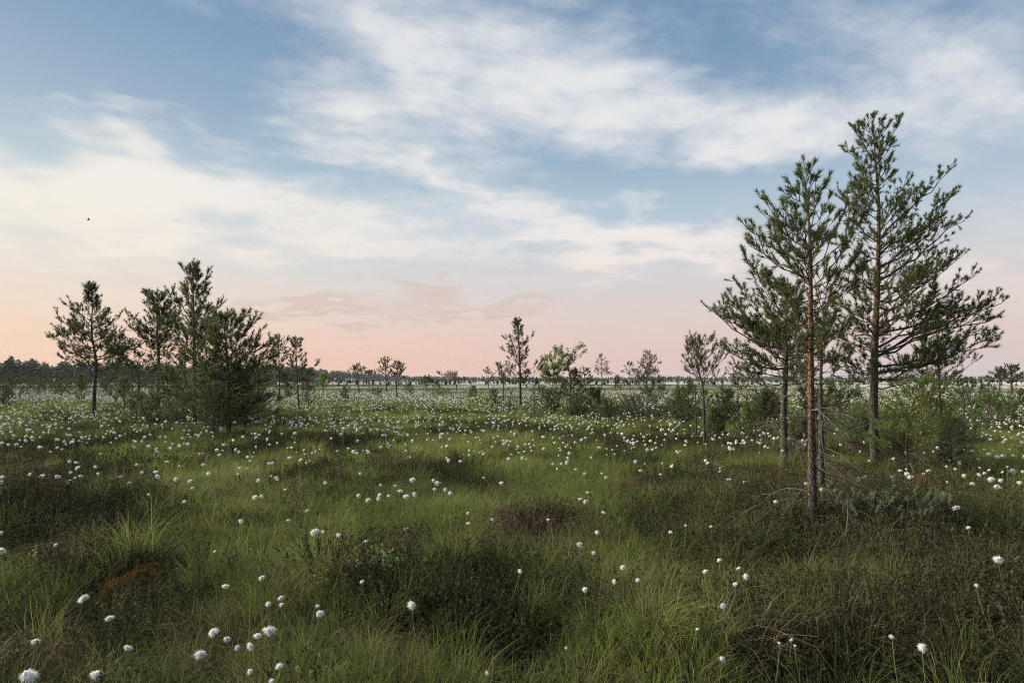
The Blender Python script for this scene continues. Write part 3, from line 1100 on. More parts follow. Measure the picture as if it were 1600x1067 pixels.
    if not near:
        V, F = tubes(np.array([a for a, b in mains]), np.array([b for a, b in mains]), 5)
        crown.add(V, F, 1, .5)
        allsh = [x for l in sides_ for x in l]
        if allsh:
            V, F = tubes(np.array(allsh), np.linspace(.005, .002, 5)[None].repeat(len(allsh), 0) * lod ** .5, 3)
            crown.add(V, F, 1, .5)
    else:
        for (line, rads), sl_list in zip(mains, sides_):
            s = Soup()
            V, F = tubes(line[None], rads[None], 7)
            s.add(V, F, 0, .5)
            if sl_list:
                V, F = tubes(np.array(sl_list), np.linspace(.0055, .0022, 5)[None].repeat(len(sl_list), 0), 4)
                s.add(V, F, 0, .5)
            link('branch', s.mesh('branch', [tm_]), e)
    c = link('crown', crown.mesh('crown', [nm_, tm_], smooth=False), e)
    # dead lower limbs, grey and leafless
    for i in range(dead):
        z0 = H * rng.uniform(*dead_zone)
        az = rng.uniform(0, 6.283)
        L = rng.uniform(*dead_len)
        s = Soup()
        dead_branch(s, rng, stem(z0), np.array([math.cos(az), math.sin(az), rng.uniform(-.35, .25)]), L, near)
        link('dead_branch', s.mesh('dead_branch', [M_DEAD]), e)
    return e, origin, stem


def dead_branch(s, rng, p, d, L, near=True, droop=.35, r=.006, twigs=8, lvl=0):
    m = 8
    d = unit(np.asarray(d, float))
    t = np.linspace(0, 1, m)[:, None]
    line = p + d * L * t - UP * (droop * L * t ** 1.8)
    w = np.cumsum(rng.normal(0, .028 * L, (m, 3)), 0)
    w[0] = 0
    line = line + w
    V, F = tubes(line[None], (r * (1 - .8 * t[:, 0]))[None], 5 if lvl == 0 else 3)
    s.add(V, F, 0, .5)
    if lvl < 2:
        for j in range(twigs if lvl == 0 else 3):
            q, qd = polyline_at(line, np.array([rng.uniform(.25, .97)]))
            dd = unit(qd[0] + rng.normal(0, .65, 3))
            dead_branch(s, rng, q[0], dd, L * rng.uniform(.18, .42), near, droop * .7, r * .5, twigs, lvl + 1)


def build_near_pines():
    # slender red-stemmed pine standing nearest
    e, org, stem = tree('pine_tree', 'slender red barked pine with bare lower stem, nearest of the right hand group', (1270, 812), (1257, 246),
         [(245, 5, 5), (262, 14, 12), (280, 18, 24), (305, 28, 42), (318, 62, 48), (345, 55, 50), (375, 90, 60), (390, 92, 55), (430, 72, 70), (470, 60, 70), (510, 60, 60), (560, 40, 50)],
         via=((1269, 700), (1267, 600), (1265, 480), (1264, 380), (1259, 300)), r0=.034, seed=3, nb=46, near=True, bark_m=M_BARK_RED, twig_m=M_TWIG_RED,
         rise=(1.2, .25), limbs=((1190, 308, 395), (1170, 384, 440), (1173, 362, 440), (1340, 300, 400), (1345, 345, 420)), per=44, nlen=.052, nwid=.0052, tuft=.085, dens=1.2,
         tint=.42, gap=.10, dead=10, dead_zone=(.06, .45), dead_len=(.25, .6), bare=.08)
    k_ = 0
    rng = np.random.default_rng(77)
    for (z, az, L, dr, de) in [(.30, 3.6, .75, .55, .1), (.34, 2.9, .8, .75, 0), (.40, 3.9, .85, .8, .15), (.16, 4.4, .5, .1, -.15), (.28, 5.6, .7, .5, -.1),
                               (.12, 5.0, .55, .05, -.1), (.52, -.35, 1.15, .38, .02), (.46, -.15, .9, .42, .05), (.62, .1, .8, .55, .1), (.20, .3, .6, .3, -.15), (.36, 3.2, .95, .6, .1),
                               (.15, -.8, .6, .3, .1)]:
        s = Soup()
        dead_branch(s, rng, stem(z), (math.cos(az), math.sin(az), de), L, True, dr, .0042, 5)
        link('dead_branch', s.mesh('dead_branch', [M_DEAD]), e)
    # live silvery shoots at the end of the long low limb
    s = Soup()
    n = 70
    pts = np.stack([rng.uniform(.18, 1.02, n), rng.normal(-.12, .16, n), np.zeros(n)], -1)
    pts[:, 2] = .15 + .12 * pts[:, 0] + rng.uniform(-.06, .06, n)
    gz = ground(org[0] + pts[:, 0], org[1] + pts[:, 1]) - org[2]
    pts[:, 2] += np.maximum(gz, -0.05) + .02
    d = unit(np.stack([rng.normal(.35, .3, n), rng.normal(0, .3, n), np.ones(n)], -1))
    ln = rng.uniform(.05, .1, n)
    V, F = tubes(np.stack([pts, pts + d * ln[:, None]], 1), np.full((n, 2), .0022), 3)
    s.add(V, F, 1, .5)
    needles(s, rng, pts, d, ln, 0, 46, .030, .003, rng.uniform(.3, 1, n))
    link('low_branch', s.mesh('low_branch', [leafy('silver_needles', [(0, (.08, .125, .075)), (.6, (.16, .22, .13)), (1, (.30, .36, .2))]), M_DEAD], smooth=False), e)

    tree('pine_tree', 'tallest pine of the picture, broad crown reaching far right', (1367, 722), (1362, 181),
         [(178, 8, 8), (200, 18, 40), (225, 22, 48), (270, 40, 60), (300, 50, 90), (345, 52, 135), (400, 62, 138), (430, 66, 158), (475, 70, 190), (520, 60, 180), (550, 55, 180), (580, 50, 120), (600, 60, 80)],
         via=((1366, 640), (1367, 560), (1370, 450), (1371, 330), (1366, 250)), r0=.072, seed=8, nb=92, near=True, bark_m=M_BARK_GREY, twig_m=M_TWIG,
         rise=(1.0, .12), limbs=((1405, 190, 260), (1483, 268, 380), (1496, 300, 400), (1507, 345, 440), (1503, 400, 470), (1525, 430, 520), (1565, 474, 560), (1548, 520, 570), (1550, 500, 555),
                                 (1320, 235, 330), (1335, 200, 255), (1310, 300, 380), (1470, 330, 430), (1450, 480, 540), (1500, 470, 560), (1480, 540, 590), (1280, 560, 585), (1450, 570, 590)),
         per=36, nlen=.068, nwid=.0082, tuft=.12, tint=.36, gap=.12, dens=.98, dead=10, dead_zone=(.10, .28), dead_len=(.5, 1.0))

    tree('pine_tree', 'grey stemmed pine with flat crown spreading left, behind the red stem', (1226, 722), (1232, 425),
         [(432, 22, 20), (445, 60, 25), (465, 80, 30), (480, 122, 40), (500, 100, 45), (530, 95, 50), (555, 80, 60), (575, 85, 60), (595, 80, 60)],
         via=((1224, 640), (1228, 570), (1228, 490)), r0=.062, seed=14, nb=62, near=True, bark_m=M_BARK_GREY, rise=(.8, .2),
         limbs=((1106, 482, 545), (1118, 490, 540), (1140, 470, 530), (1150, 440, 520), (1180, 430, 490), (1130, 545, 575), (1150, 575, 590)), per=36, nlen=.068, nwid=.0082, tuft=.12, tint=.38, dens=1.0,
         gap=.12, dead=8, dead_zone=(.12, .4), dead_len=(.4, .9))

    tree('pine_tree', 'thin dark stem close behind the red barked pine', (1284, 775), (1287, 470),
         [(480, 15, 18), (510, 30, 40), (540, 38, 45), (575, 40, 55), (600, 40, 60), (630, 30, 45)],
         via=((1283, 700), (1281, 620), (1284, 540)), r0=.034, seed=21, nb=26, near=True, bark_m=M_BARK_GREY, per=34, nlen=.055, nwid=.006, tuft=.10, tint=.38, rise=(1.0, .1),
         dead=10, dead_zone=(.12, .5), dead_len=(.3, .7), bare=.1)

    tree('pine_tree', 'dark bushy pine low behind the tallest pine, at its right', (1470, 695), (1462, 500),
         [(505, 20, 25), (530, 45, 60), (550, 65, 75), (570, 72, 85), (590, 75, 80), (610, 70, 60)],
         via=((1468, 620), (1465, 560)), r0=.05, seed=26, nb=46, lod=1.2, dens=.8, bark_m=M_BARK_GREY, per=26, nlen=.07, nwid=.0085, tuft=.13, tint=.26, rise=(.9, .1), dead=4, dead_len=(.4, .8))

    tree('young_pine', 'young light green pine with thin reddish stem, right of the tallest pine', (1419, 742), (1441, 578),
         [(584, 12, 16), (600, 26, 32), (618, 30, 38), (640, 40, 45), (660, 55, 60), (680, 60, 60), (700, 40, 30)],
         via=((1416, 690), (1424, 640)), r0=.018, seed=31, nb=40, near=True, bark_m=M_BARK_RED, needle_m=M_NEEDLE_YOUNG, twig_m=M_TWIG_RED, per=34, nlen=.055, nwid=.0065, tuft=.10, tint=.78,
         rise=(1.1, .5), dead=5, dead_zone=(.1, .4), dead_len=(.3, .7))

    tree('young_pine', 'loose light green pine sapling at the right edge of the pine group', (1510, 700), (1505, 610),
         [(615, 14, 14), (640, 34, 30), (665, 45, 36), (685, 36, 30)], r0=.02, seed=33, nb=26, lod=1.1, needle_m=M_NEEDLE_YOUNG, twig_m=M_DEAD, per=20, nlen=.06, nwid=.008, tint=.2, bare=.2)
    tree('shrub_pine', 'grey twiggy half dead shrub under the right pine branches', (1490, 728), (1480, 650),
         [(655, 20, 20), (680, 50, 40), (700, 60, 40), (715, 50, 40)], r0=.014, seed=34, nb=26, needle_m=M_NEEDLE_DULL, twig_m=M_DEAD, per=9, nlen=.06, nwid=.006, tint=.4, dens=.6, cat='shrub', dead=6, dead_zone=(.2, .6), dead_len=(.4, .8))
    tree('shrub_pine', 'green shrub between the grey stem and the tallest pine', (1330, 705), (1325, 590),
         [(596, 20, 20), (620, 45, 40), (645, 50, 36), (670, 45, 30), (690, 30, 25)], r0=.022, seed=35, nb=34, needle_m=M_NEEDLE_YOUNG, twig_m=M_DEAD, per=20, nlen=.06, nwid=.008, tint=.12, dens=.8, bare=.15, cat='shrub', dead=6, dead_zone=(.2, .6), dead_len=(.4, .8))


def build_far_trees():
    T = tree
    far = dict(per=24, nlen=.105, nwid=.0105, tuft=.17)
    # ---- group on the left
    T('pine_tree', 'leftmost tall pine, rounded crown on dark bare stem', (147, 655), (143, 440),
      [(444, 2, 3), (458, 8, 8), (472, 9, 10), (482, 22, 20), (490, 40, 32), (510, 52, 42), (532, 66, 48), (548, 58, 52), (562, 36, 48), (576, 18, 30)],
      via=((147, 605), (151, 565), (141, 520), (146, 480)), r0=.075, seed=41, nb=84, lod=1.7, tint=.16, rise=(.9, .15), limbs=((80, 530, 552), (86, 512, 545), (90, 494, 530), (104, 478, 512), (188, 492, 522), (190, 520, 548), (185, 545, 562), (98, 548, 560)), **far)
    T('pine_tree', 'crooked pine leaning left beside the leftmost tall pine', (222, 640), (178, 512),
      [(518, 12, 20), (535, 22, 34), (550, 28, 46), (566, 22, 60), (582, 10, 55)], via=((216, 600), (217, 578), (203, 566), (188, 545)), r0=.06, seed=42, nb=60, lod=1.7, tint=.15, rise=(.5, .05), **far)
    T('pine_tree', 'forked pine with twisted stem left of the tallest left pine', (247, 652), (242, 450),
      [(455, 8, 12), (475, 14, 34), (492, 26, 34), (505, 46, 26), (525, 40, 26), (545, 26, 26), (565, 20, 24)],
      via=((247, 600), (249, 555), (245, 520), (253, 490)), r0=.075, seed=43, nb=84, lod=1.7, tint=.17, limbs=((270, 456, 520), (198, 490, 530), (228, 462, 500), (203, 508, 545), (275, 490, 530)), **far)
    T('pine_tree', 'tallest pine of the left group with pointed top', (304, 667), (303, 409),
      [(414, 2, 3), (425, 12, 7), (440, 17, 22), (458, 16, 24), (475, 34, 32), (495, 34, 42), (520, 32, 48), (550, 42, 52), (585, 48, 58), (615, 45, 50), (635, 40, 40)],
      via=((304, 600), (303, 500)), r0=.08, seed=44, nb=96, lod=1.7, tint=.22, rise=(1.5, .1), limbs=((285, 422, 455), (325, 428, 465), (266, 462, 505), (345, 478, 520), (352, 505, 540), (262, 520, 555)), dead=8, dead_zone=(.1, .4), dead_len=(.4, .9), **far)
    T('pine_tree', 'broad bushy pine at the right of the left group', (357, 675), (350, 484),
      [(488, 10, 10), (500, 34, 34), (512, 44, 52), (530, 52, 66), (555, 60, 60), (580, 68, 56), (605, 70, 58), (630, 66, 56), (650, 56, 46), (664, 36, 30)],
      via=((357, 600), (353, 540)), r0=.07, seed=45, nb=120, lod=1.7, dens=.85, tint=.42, rise=(.9, .05), limbs=((412, 545, 578), (406, 520, 562), (398, 500, 545), (385, 492, 530), (402, 570, 600), (292, 560, 592), (304, 525, 565), (410, 600, 620), (288, 600, 625)), dead=14, dead_zone=(.05, .35), dead_len=(.5, 1.1), **far)
    T('pine_tree', 'small thin pine just right of the left group', (437, 632), (436, 520),
      [(524, 9, 14), (540, 13, 15), (556, 14, 16), (572, 14, 14), (588, 12, 14), (605, 12, 12)], r0=.05, seed=46, nb=50, lod=2.2, tint=.14, rise=(1.2, .3), **far)
    T('pine_tree', 'sparse pine with one low limb reaching right', (468, 642), (461, 524),
      [(528, 3, 5), (545, 5, 13), (562, 6, 18), (578, 10, 24), (595, 12, 14)], r0=.045, seed=47, nb=36, lod=2.0, tint=.14, limbs=((494, 570, 585),), **far)
    # ---- middle distance
    T('pine_tree', 'small round topped pine at left of the middle trio', (562, 618), (557, 566), [(569, 6, 7), (577, 10, 11), (584, 11, 14)], r0=.07, seed=51, nb=22, lod=3, tint=.12, **far)
    T('pine_tree', 'thin pine between the round topped pine and the pine pair', (577, 616), (576, 576), [(579, 5, 7), (585, 8, 10)], r0=.05, seed=52, nb=12, lod=3, tint=.12, **far)
    T('pine_tree', 'taller of the close pine pair in the middle', (604, 617), (602, 555), [(559, 5, 6), (566, 8, 9), (576, 10, 11), (586, 14, 10)], r0=.07, seed=53, nb=30, lod=3, tint=.12, **far)
    T('pine_tree', 'shorter of the close pine pair in the middle', (621, 624), (623, 561), [(565, 4, 5), (574, 8, 8), (584, 12, 9), (592, 10, 9)], via=((619, 600),), r0=.06, seed=54, nb=26, lod=2.6, tint=.12, **far)
    T('pine_tree', 'low flat topped pine leaning left on open bog', (714, 614), (700, 578), [(580, 12, 12), (585, 20, 18), (592, 12, 22)], via=((713, 600), (708, 588)), r0=.06, seed=55, nb=20, lod=3, tint=.12, rise=(.3, .0), **far)
    T('pine_tree', 'small pointed pine well left of the slender pine', (764, 613), (762, 570), [(573, 3, 3), (580, 7, 7), (588, 9, 9), (596, 9, 11)], r0=.045, seed=56, nb=22, lod=3, tint=.13, **far)
    T('pine_tree', 'spindly half bare pine close left of the slender pine', (786, 628), (781, 564), [(566, 5, 6), (575, 6, 7), (586, 6, 8), (598, 8, 9)], via=((787, 600),), r0=.04, seed=57, nb=15, lod=2.4, tint=.13, dens=.7, **far)
    T('pine_tree', 'slender pointed pine standing alone at the middle', (813, 642), (808, 493),
      [(496, 1, 1), (507, 3, 3), (518, 7, 6), (530, 14, 22), (545, 22, 24), (560, 18, 22), (575, 22, 25), (590, 20, 20), (603, 18, 22)],
      via=((813, 590), (811, 540)), r0=.07, seed=58, nb=62, lod=1.7, tint=.14, rise=(1.0, .25), limbs=((789, 530, 545), (832, 525, 545), (838, 600, 603), (787, 548, 560)), dens=.85, **far)
    T('birch_tree', 'bright green birch with one limb reaching right', (866, 634), (871, 537),
      [(541, 6, 8), (550, 16, 18), (562, 22, 24), (574, 22, 22), (586, 17, 16), (600, 10, 10)], via=((863, 600), (866, 575)), r0=.045, seed=59, nb=40, lod=1.6, bark_m=plain('birch_bark', (.30, .28, .25), .7, .4, 12),
      needle_m=M_LEAF, leaf=True, per=7, nlen=.085, tuft=.16, rise=(1.2, .5), tint=.9, limbs=((912, 541, 585), (914, 550, 585), (846, 572, 600)))
    T('pine_tree', 'low dark pine in front of the birch', (891, 642), (891, 572), [(576, 6, 7), (585, 12, 14), (597, 16, 15), (612, 18, 16), (625, 14, 14)], r0=.045, seed=60, nb=36, lod=2.0, tint=.16, rise=(.6, .0), **far)
    T('pine_tree', 'small spreading pine right of the birch', (916, 622), (912, 570), [(574, 9, 9), (583, 15, 12), (595, 14, 14), (606, 14, 12)], r0=.045, seed=61, nb=28, lod=2.4, tint=.14, rise=(.5, .0), **far)
    T('pine_tree', 'tiered pine with layered flat limbs right of the birch', (940, 610), (940, 550), [(553, 4, 4), (561, 9, 8), (568, 15, 12), (577, 12, 19), (587, 15, 20)], r0=.07, seed=62, nb=34, lod=3, tint=.12, rise=(.3, -.05), **far)
    T('pine_tree', 'thin pine touching the dense dark pine on its left', (986, 614), (983, 562), [(565, 4, 4), (574, 7, 7), (584, 8, 8)], r0=.045, seed=63, nb=16, lod=2.8, tint=.12, **far)
    T('pine_tree', 'dense dark pine with upswept limbs beside thin pine', (1010, 614), (1011, 545), [(548, 5, 5), (558, 14, 16), (568, 24, 22), (577, 28, 28), (587, 25, 24), (597, 24, 24)], r0=.08, seed=64, nb=70, lod=2.7, tint=.16, rise=(.9, .25), **far)
    T('pine_tree', 'thin sparse crooked pine left of the right hand group', (1101, 692), (1094, 516),
      [(522, 14, 26), (540, 22, 34), (556, 38, 40), (572, 24, 38), (586, 14, 28)], via=((1100, 640), (1099, 600), (1086, 570), (1092, 545)), r0=.032, seed=65, nb=44, lod=1.4, tint=.14, dens=.75, rise=(1.3, .5), per=18, nlen=.07, nwid=.008, tuft=.12)
    T('young_pine', 'leafy green sapling below the sparse crooked pine', (1088, 684), (1086, 590), [(594, 14, 16), (612, 26, 36), (630, 32, 44), (648, 26, 34)], r0=.02, seed=66, nb=34, lod=1.4, needle_m=M_NEEDLE_YOUNG, per=18, nlen=.06, nwid=.008, tint=.02, dens=.8, cat='tree', twig_m=M_TWIG)
    T('young_pine', 'slim dull sapling beneath the spreading left crown', (1155, 672), (1152, 566), [(572, 8, 10), (590, 18, 24), (610, 24, 30), (630, 22, 30), (648, 16, 22)], r0=.022, seed=67, nb=32, lod=1.5, needle_m=M_NEEDLE_DULL, per=18, nlen=.06, nwid=.008, tint=.4, dens=.8, twig_m=M_TWIG)
    # ---- far right
    T('bushy_pine', 'round topped bushy pine far off at the right edge', (1580, 603), (1580, 567), [(569, 8, 8), (575, 16, 14), (582, 20, 20), (590, 18, 24)], r0=.12, seed=68, nb=40, lod=4, needle_m=M_NEEDLE_DULL, tint=.25, dist=58, **far)
    T('bushy_pine', 'small dark pine just left of the far right bush', (1561, 604), (1562, 573), [(575, 5, 5), (582, 9, 9), (592, 10, 10)], r0=.09, seed=69, nb=24, lod=4, tint=.2, dist=60, **far)
    # ---- small bright broadleaves
    T('birch_sapling', 'tiny bright yellow green sapling right of the left group', (505, 610), (505, 581), [(584, 4, 4), (590, 7, 8), (598, 8, 8), (604, 6, 7)], r0=.05, seed=70, nb=24, lod=2.5, needle_m=M_LEAF, leaf=True, per=5, nlen=.12, tuft=.22, tint=.9, dist=62)
    T('birch_sapling', 'low green birch bush left of the flat topped pine', (667, 608), (666, 586), [(588, 8, 8), (593, 12, 12), (599, 12, 12)], r0=.05, seed=71, nb=22, lod=2.5, needle_m=M_LEAF, leaf=True, per=5, nlen=.12, tuft=.22, tint=.3, dist=70)
    # ---- low bog shrubs, each placed by eye
    S = [(20, 624, 583, 30, 'dark green shrub pine at the far left edge', 1), (52, 620, 586, 26, 'olive shrub second from the far left edge', 0), (70, 620, 561, 12, 'thin tall shrub pine left of the leftmost pine', 0),
         (98, 620, 586, 24, 'low olive shrub between far left shrubs and leftmost pine', 0), (127, 630, 580, 18, 'dull shrub touching the leftmost pine stem', 0), (186, 626, 596, 22, 'low shrub between leftmost pine and crooked pine', 0),
         (272, 668, 604, 30, 'grey green shrub between twisted and tallest left pines', 2), (405, 644, 588, 28, 'dark shrub filling the gap right of the bushy pine', 1), (388, 668, 622, 30, 'grey twiggy shrub at the foot of the bushy pine', 2),
         (330, 678, 596, 44, 'grey green shrub in front of the tallest left pine', 2), (398, 664, 566, 28, 'tall loose shrub right of the bushy pine', 0), (290, 640, 586, 26, 'dull shrub left behind the tallest left pine', 0), (482, 636, 596, 16, 'low dark shrub under the reaching limb', 1), (540, 628, 600, 12, 'small shrub left of the middle trio', 0), (165, 618, 584, 20, 'olive shrub behind the leftmost pine stem', 0), (4, 640, 598, 18, 'dull shrub cut by the left picture edge', 0), (330, 622, 590, 24, 'dark shrub behind the tallest left pine', 1), (455, 622, 588, 18, 'shrub behind the sparse pine with the low limb', 0), (212, 660, 612, 18, 'grey twiggy shrub in front of the crooked pine', 2), (640, 618, 597, 9, 'tiny dark shrub right of the close pine pair', 0),
         (686, 620, 598, 16, 'low shrub left of the flat topped pine foot', 0), (738, 622, 602, 9, 'small shrub between flat topped and pointed pines', 0), (836, 652, 598, 14, 'grey leafless twiggy shrub right of the slender pine', 3),
         (795, 646, 604, 12, 'grey twiggy shrub left of the slender pine foot', 3), (862, 650, 604, 20, 'dull shrub at the birch foot', 0), (930, 640, 604, 18, 'low dark shrub beneath the tiered pine', 1),
         (965, 612, 583, 10, 'dark round shrub between tiered and thin pines', 1), (1012, 640, 600, 32, 'green shrub in front of the dense dark pine', 0), (985, 652, 615, 34, 'brown low shrub on the middle hummock', 2),
         (1048, 655, 618, 26, 'brown green shrub right of the middle hummock', 2), (1066, 668, 600, 20, 'dull shrub left of the leafy sapling', 0), (1130, 668, 604, 22, 'green shrub between sapling and slim dull sapling', 1),
         (1190, 690, 600, 24, 'loose green shrub left of the grey stemmed pine', 0), (1548, 642, 598, 22, 'green shrub right of the dark bushy pine', 0), (1590, 640, 606, 20, 'pale green shrub cut by the right picture edge', 0),
         (1455, 690, 620, 40, 'tangled green shrub behind the young light green pine', 0), (1270, 690, 600, 30, 'dim shrub behind the red barked stem', 1), (1395, 700, 640, 26, 'low green shrub at the foot of the tallest pine', 1)]
    S += [(8, 612, 574, 34, 'tall dark thicket pine at the far left edge, rearmost', 1), (40, 610, 578, 30, 'dark thicket pine behind the olive far left shrubs', 1), (84, 611, 582, 28, 'low dark thicket pine left of the leftmost stem', 1),
          (118, 612, 578, 24, 'dark thicket pine just left of the leftmost stem', 1), (176, 612, 576, 28, 'dark thicket pine just right of the leftmost stem', 1), (206, 613, 580, 26, 'dark thicket pine behind the crooked stem', 1),
          (234, 612, 574, 26, 'dark thicket pine left behind the twisted stem', 1), (268, 612, 576, 28, 'dark thicket pine right behind the twisted stem', 1), (312, 612, 574, 30, 'dark thicket pine behind the tallest left stem', 1),
          (372, 613, 572, 30, 'dark thicket pine behind the bushy pine', 1), (412, 612, 574, 28, 'dark thicket pine between bushy and small thin pines', 1), (448, 612, 578, 22, 'dark thicket pine right behind the small thin pine', 1),
          (478, 613, 582, 20, 'last dark thicket pine before the bright sapling', 1), (588, 622, 604, 12, 'low shrub at the foot of the close pine pair', 0), (775, 640, 606, 14, 'dull shrub left of the spindly pine', 0),
          (850, 630, 600, 12, 'olive shrub between slender pine and birch', 0), (900, 655, 615, 22, 'loose olive shrub in front of the low dark pine', 0), (950, 660, 622, 24, 'brown shrub at the left end of the middle hummock', 2),
          (1030, 628, 598, 16, 'olive shrub right of the dense dark pine', 0), (1210, 660, 606, 26, 'dim olive shrub behind the grey stemmed pine', 0), (1300, 668, 606, 26, 'dim olive shrub right behind the red barked stem', 0)]
    S += [(262, 660, 566, 34, 'tall olive shrub between the twisted and tallest left pines', 0), (325, 668, 556, 34, 'tall olive shrub joining the tallest and bushy left pines', 0), (384, 672, 580, 34, 'olive shrub leaning on the bushy pine at its right', 0), (195, 648, 584, 26, 'olive shrub under the crooked pine', 0), (232, 664, 610, 28, 'low olive shrub before the twisted stem', 0)]
    S += [(1540, 672, 612, 30, 'fresh green shrub right of the right sapling', 4), (1478, 722, 652, 34, 'low fresh green shrub in front of the dark bushy pine', 4), (1400, 728, 668, 24, 'small green shrub between tallest pine and young pine', 4),
          (1350, 712, 640, 24, 'olive shrub just left of the tallest pine foot', 4), (1510, 640, 596, 30, 'dark loose shrub behind the right sapling', 0), (1175, 684, 628, 20, 'low green shrub left of the loose shrub', 4),
          (1120, 690, 636, 18, 'low green shrub right of the sparse crooked pine', 4), (1575, 662, 622, 20, 'low green shrub near the right picture edge', 4), (1250, 712, 650, 18, 'twiggy shrub between grey and red stems', 2)]
    for i, (x, yb, yt, w, lb, kd) in enumerate(S):
        nm = M_NEEDLE_YOUNG if kd == 4 else M_NEEDLE_DULL
        h = yb - yt
        q = np.random.default_rng(900 + i)
        J = lambda: q.uniform(.55, 1.3)
        pf = [(yt + .08 * h, w * .3 * J(), w * .3 * J()), (yt + .28 * h, w * .65 * J(), w * .65 * J()), (yt + .5 * h, w * .85 * J(), w * .85 * J()), (yt + .7 * h, w * .9 * J(), w * .9 * J()), (yt + .88 * h, w * .6 * J(), w * .6 * J())]
        tree('bog_shrub', lb, (x, yb), (x + q.uniform(-.3, .3) * w, yt), pf, r0=.022, seed=200 + i,
             nb=26 if w < 18 else 44, lod=1.8 if yb > 632 else (3.4 if kd == 1 and yb < 614 else 2.6), needle_m=nm, twig_m=M_DEAD if kd >= 2 else M_TWIG, per=(14, 16, 8, 1, 9)[kd], nlen=.075, nwid=.009, tuft=.13, tint=(.5, .2, .4, .4, .25)[kd], dens=.75, rise=(1.3, .5), bare=.1,
             cat='shrub', group='low shrubs on the bog', dead=(0, 0, 5, 8, 4)[kd], dead_zone=(.1, .5), dead_len=(.4, .9), dist=((50 + i % 7 * 2.5) if yb < 614 else None))


build_near_pines()
build_far_trees()

# ------------------------------------------------------------------ far-off woods
def conifer(name, rng, h, w, layers, material, pine=False):
    """small forest conifer: ragged tiers of drooping sprays round a stem"""
    s = Soup()
    V, F = tubes(np.array([[[0, 0, -.3], [0, 0, h * .5], [0, 0, h]]]), np.array([[.12, .08, .01]]) * h / 8, 4)
    s.add(V, F, 1, .5)
    pts = []
    for i in range(layers):
        f = (i + .5) / layers
        z = h * ((.38 + .6 * f) if pine else (.08 + .90 * f))
        rr = w * ((1 - (2 * f - .8) ** 2 * .55) if pine else (1 - f) ** .8) * rng.uniform(.8, 1.15)
        n = int(7 + 9 * (1 - f))
        a = rng.uniform(0, 6.283, n)
        r1 = rr * rng.uniform(.55, 1.1, n)
        c, sn = np.cos(a), np.sin(a)
        z0 = z + rng.uniform(-.04, .04, n) * h
        p0 = np.stack([c * .05 * w, sn * .05 * w, z0 + .06 * h], -1)
        tip = np.stack([c * r1, sn * r1, z0 - (.01 if pine else .03) * h + rng.normal(0, .02, n) * h], -1)
        mid = (p0 + tip) / 2 + np.stack([-sn, c, np.zeros(n)], -1) * (r1 * .38)[:, None]
        mid2 = (p0 + tip) / 2 - np.stack([-sn, c, np.zeros(n)], -1) * (r1 * .38)[:, None] - np.array([0, 0, .015 * h])
        V = np.stack([p0, mid, tip, mid2], 1).reshape(-1, 3)
        s.add(V, [np.arange(4 * n).reshape(n, 4)], 0, np.repeat(rng.uniform(0, 1, n), 4))
    return s.mesh(name, [material, M_TWIG], smooth=False)


def build_woods():
    rng = np.random.default_rng(404)
    m = leafy('forest_needles', [(0, (.040, .060, .034)), (.5, (.066, .092, .048)), (1, (.10, .12, .06))], 'instance', .15)
    protos = [conifer('spruce_%d' % i, rng, 1, rng.uniform(.16, .22), 11, m) for i in range(3)] + [conifer('pine_%d' % i, rng, 1, rng.uniform(.2, .27), 9, m, True) for i in range(3)]

    def wood(name, label, az0, az1, d0, d1, h0, h1, per_deg, depth, seed, bump=0):
        r = np.random.default_rng(seed)
        n = int(abs(az1 - az0) * per_deg)
        f = r.uniform(0, 1, n)
        az = np.radians(az0 + (az1 - az0) * f)
        D = d0 * (d1 / d0) ** f * (1 + r.uniform(0, depth, n))
        x, y = D * np.sin(az), D * np.cos(az)
        hh = (h0 + (h1 - h0) * f) * (1 + bump * (fbm(f * 28, f * 0, seed, 3) - .5) * 2) * r.uniform(.62, 1.10, n)
        pts = np.stack([x, y, ground(x, y)], -1)
        rot = np.stack([r.normal(0, .03, n), r.normal(0, .03, n), r.uniform(0, 6.28, n)], -1)
        w = hh * r.uniform(1.0, 1.7, n)
        scl = np.stack([w, w, hh], -1)
        pick = np.where(r.uniform(0, 1, n) < .22, r.integers(0, 3, n), r.integers(3, 6, n))
        scatter(name, pts, rot, scl, pick, r.uniform(.1, .9, n), protos, label, 'forest')
    # bearing of a pixel column
    A = lambda px: math.degrees(math.atan2(px - 800, FPX))
    wood('left_wood', 'dark conifer wood behind the left pine group', A(-500), A(140), 185, 300, 12.0, 8.0, 30, .30, 1, .25)
    wood('hill_wood', 'bluish conifer wood sloping down behind the left pines', A(90), A(480), 300, 470, 8.2, 11.0, 30, .25, 2, .12)
    wood('sloping_wood', 'far wooded slope running out behind the bright sapling', A(425), A(690), 470, 1150, 12.5, 7.0, 40, .2, 3, .06)
    wood('horizon_wood', 'low belt of forest along the whole horizon', A(560), A(2300), 1150, 1500, 8.5, 9.5, 42, .35, 4, .25)
    wood('horizon_thicket', 'thin dark thicket before the horizon belt', A(640), A(2300), 520, 700, 3.2, 3.0, 24, .5, 5, .5)
    # scattered dwarf pines on the open bog far out
    wood('bog_pines', 'scattered dwarf pines far out on the open bog', A(-300), A(1900), 110, 150, 1.7, 1.9, 9, 1.8, 6, .4)


build_woods()


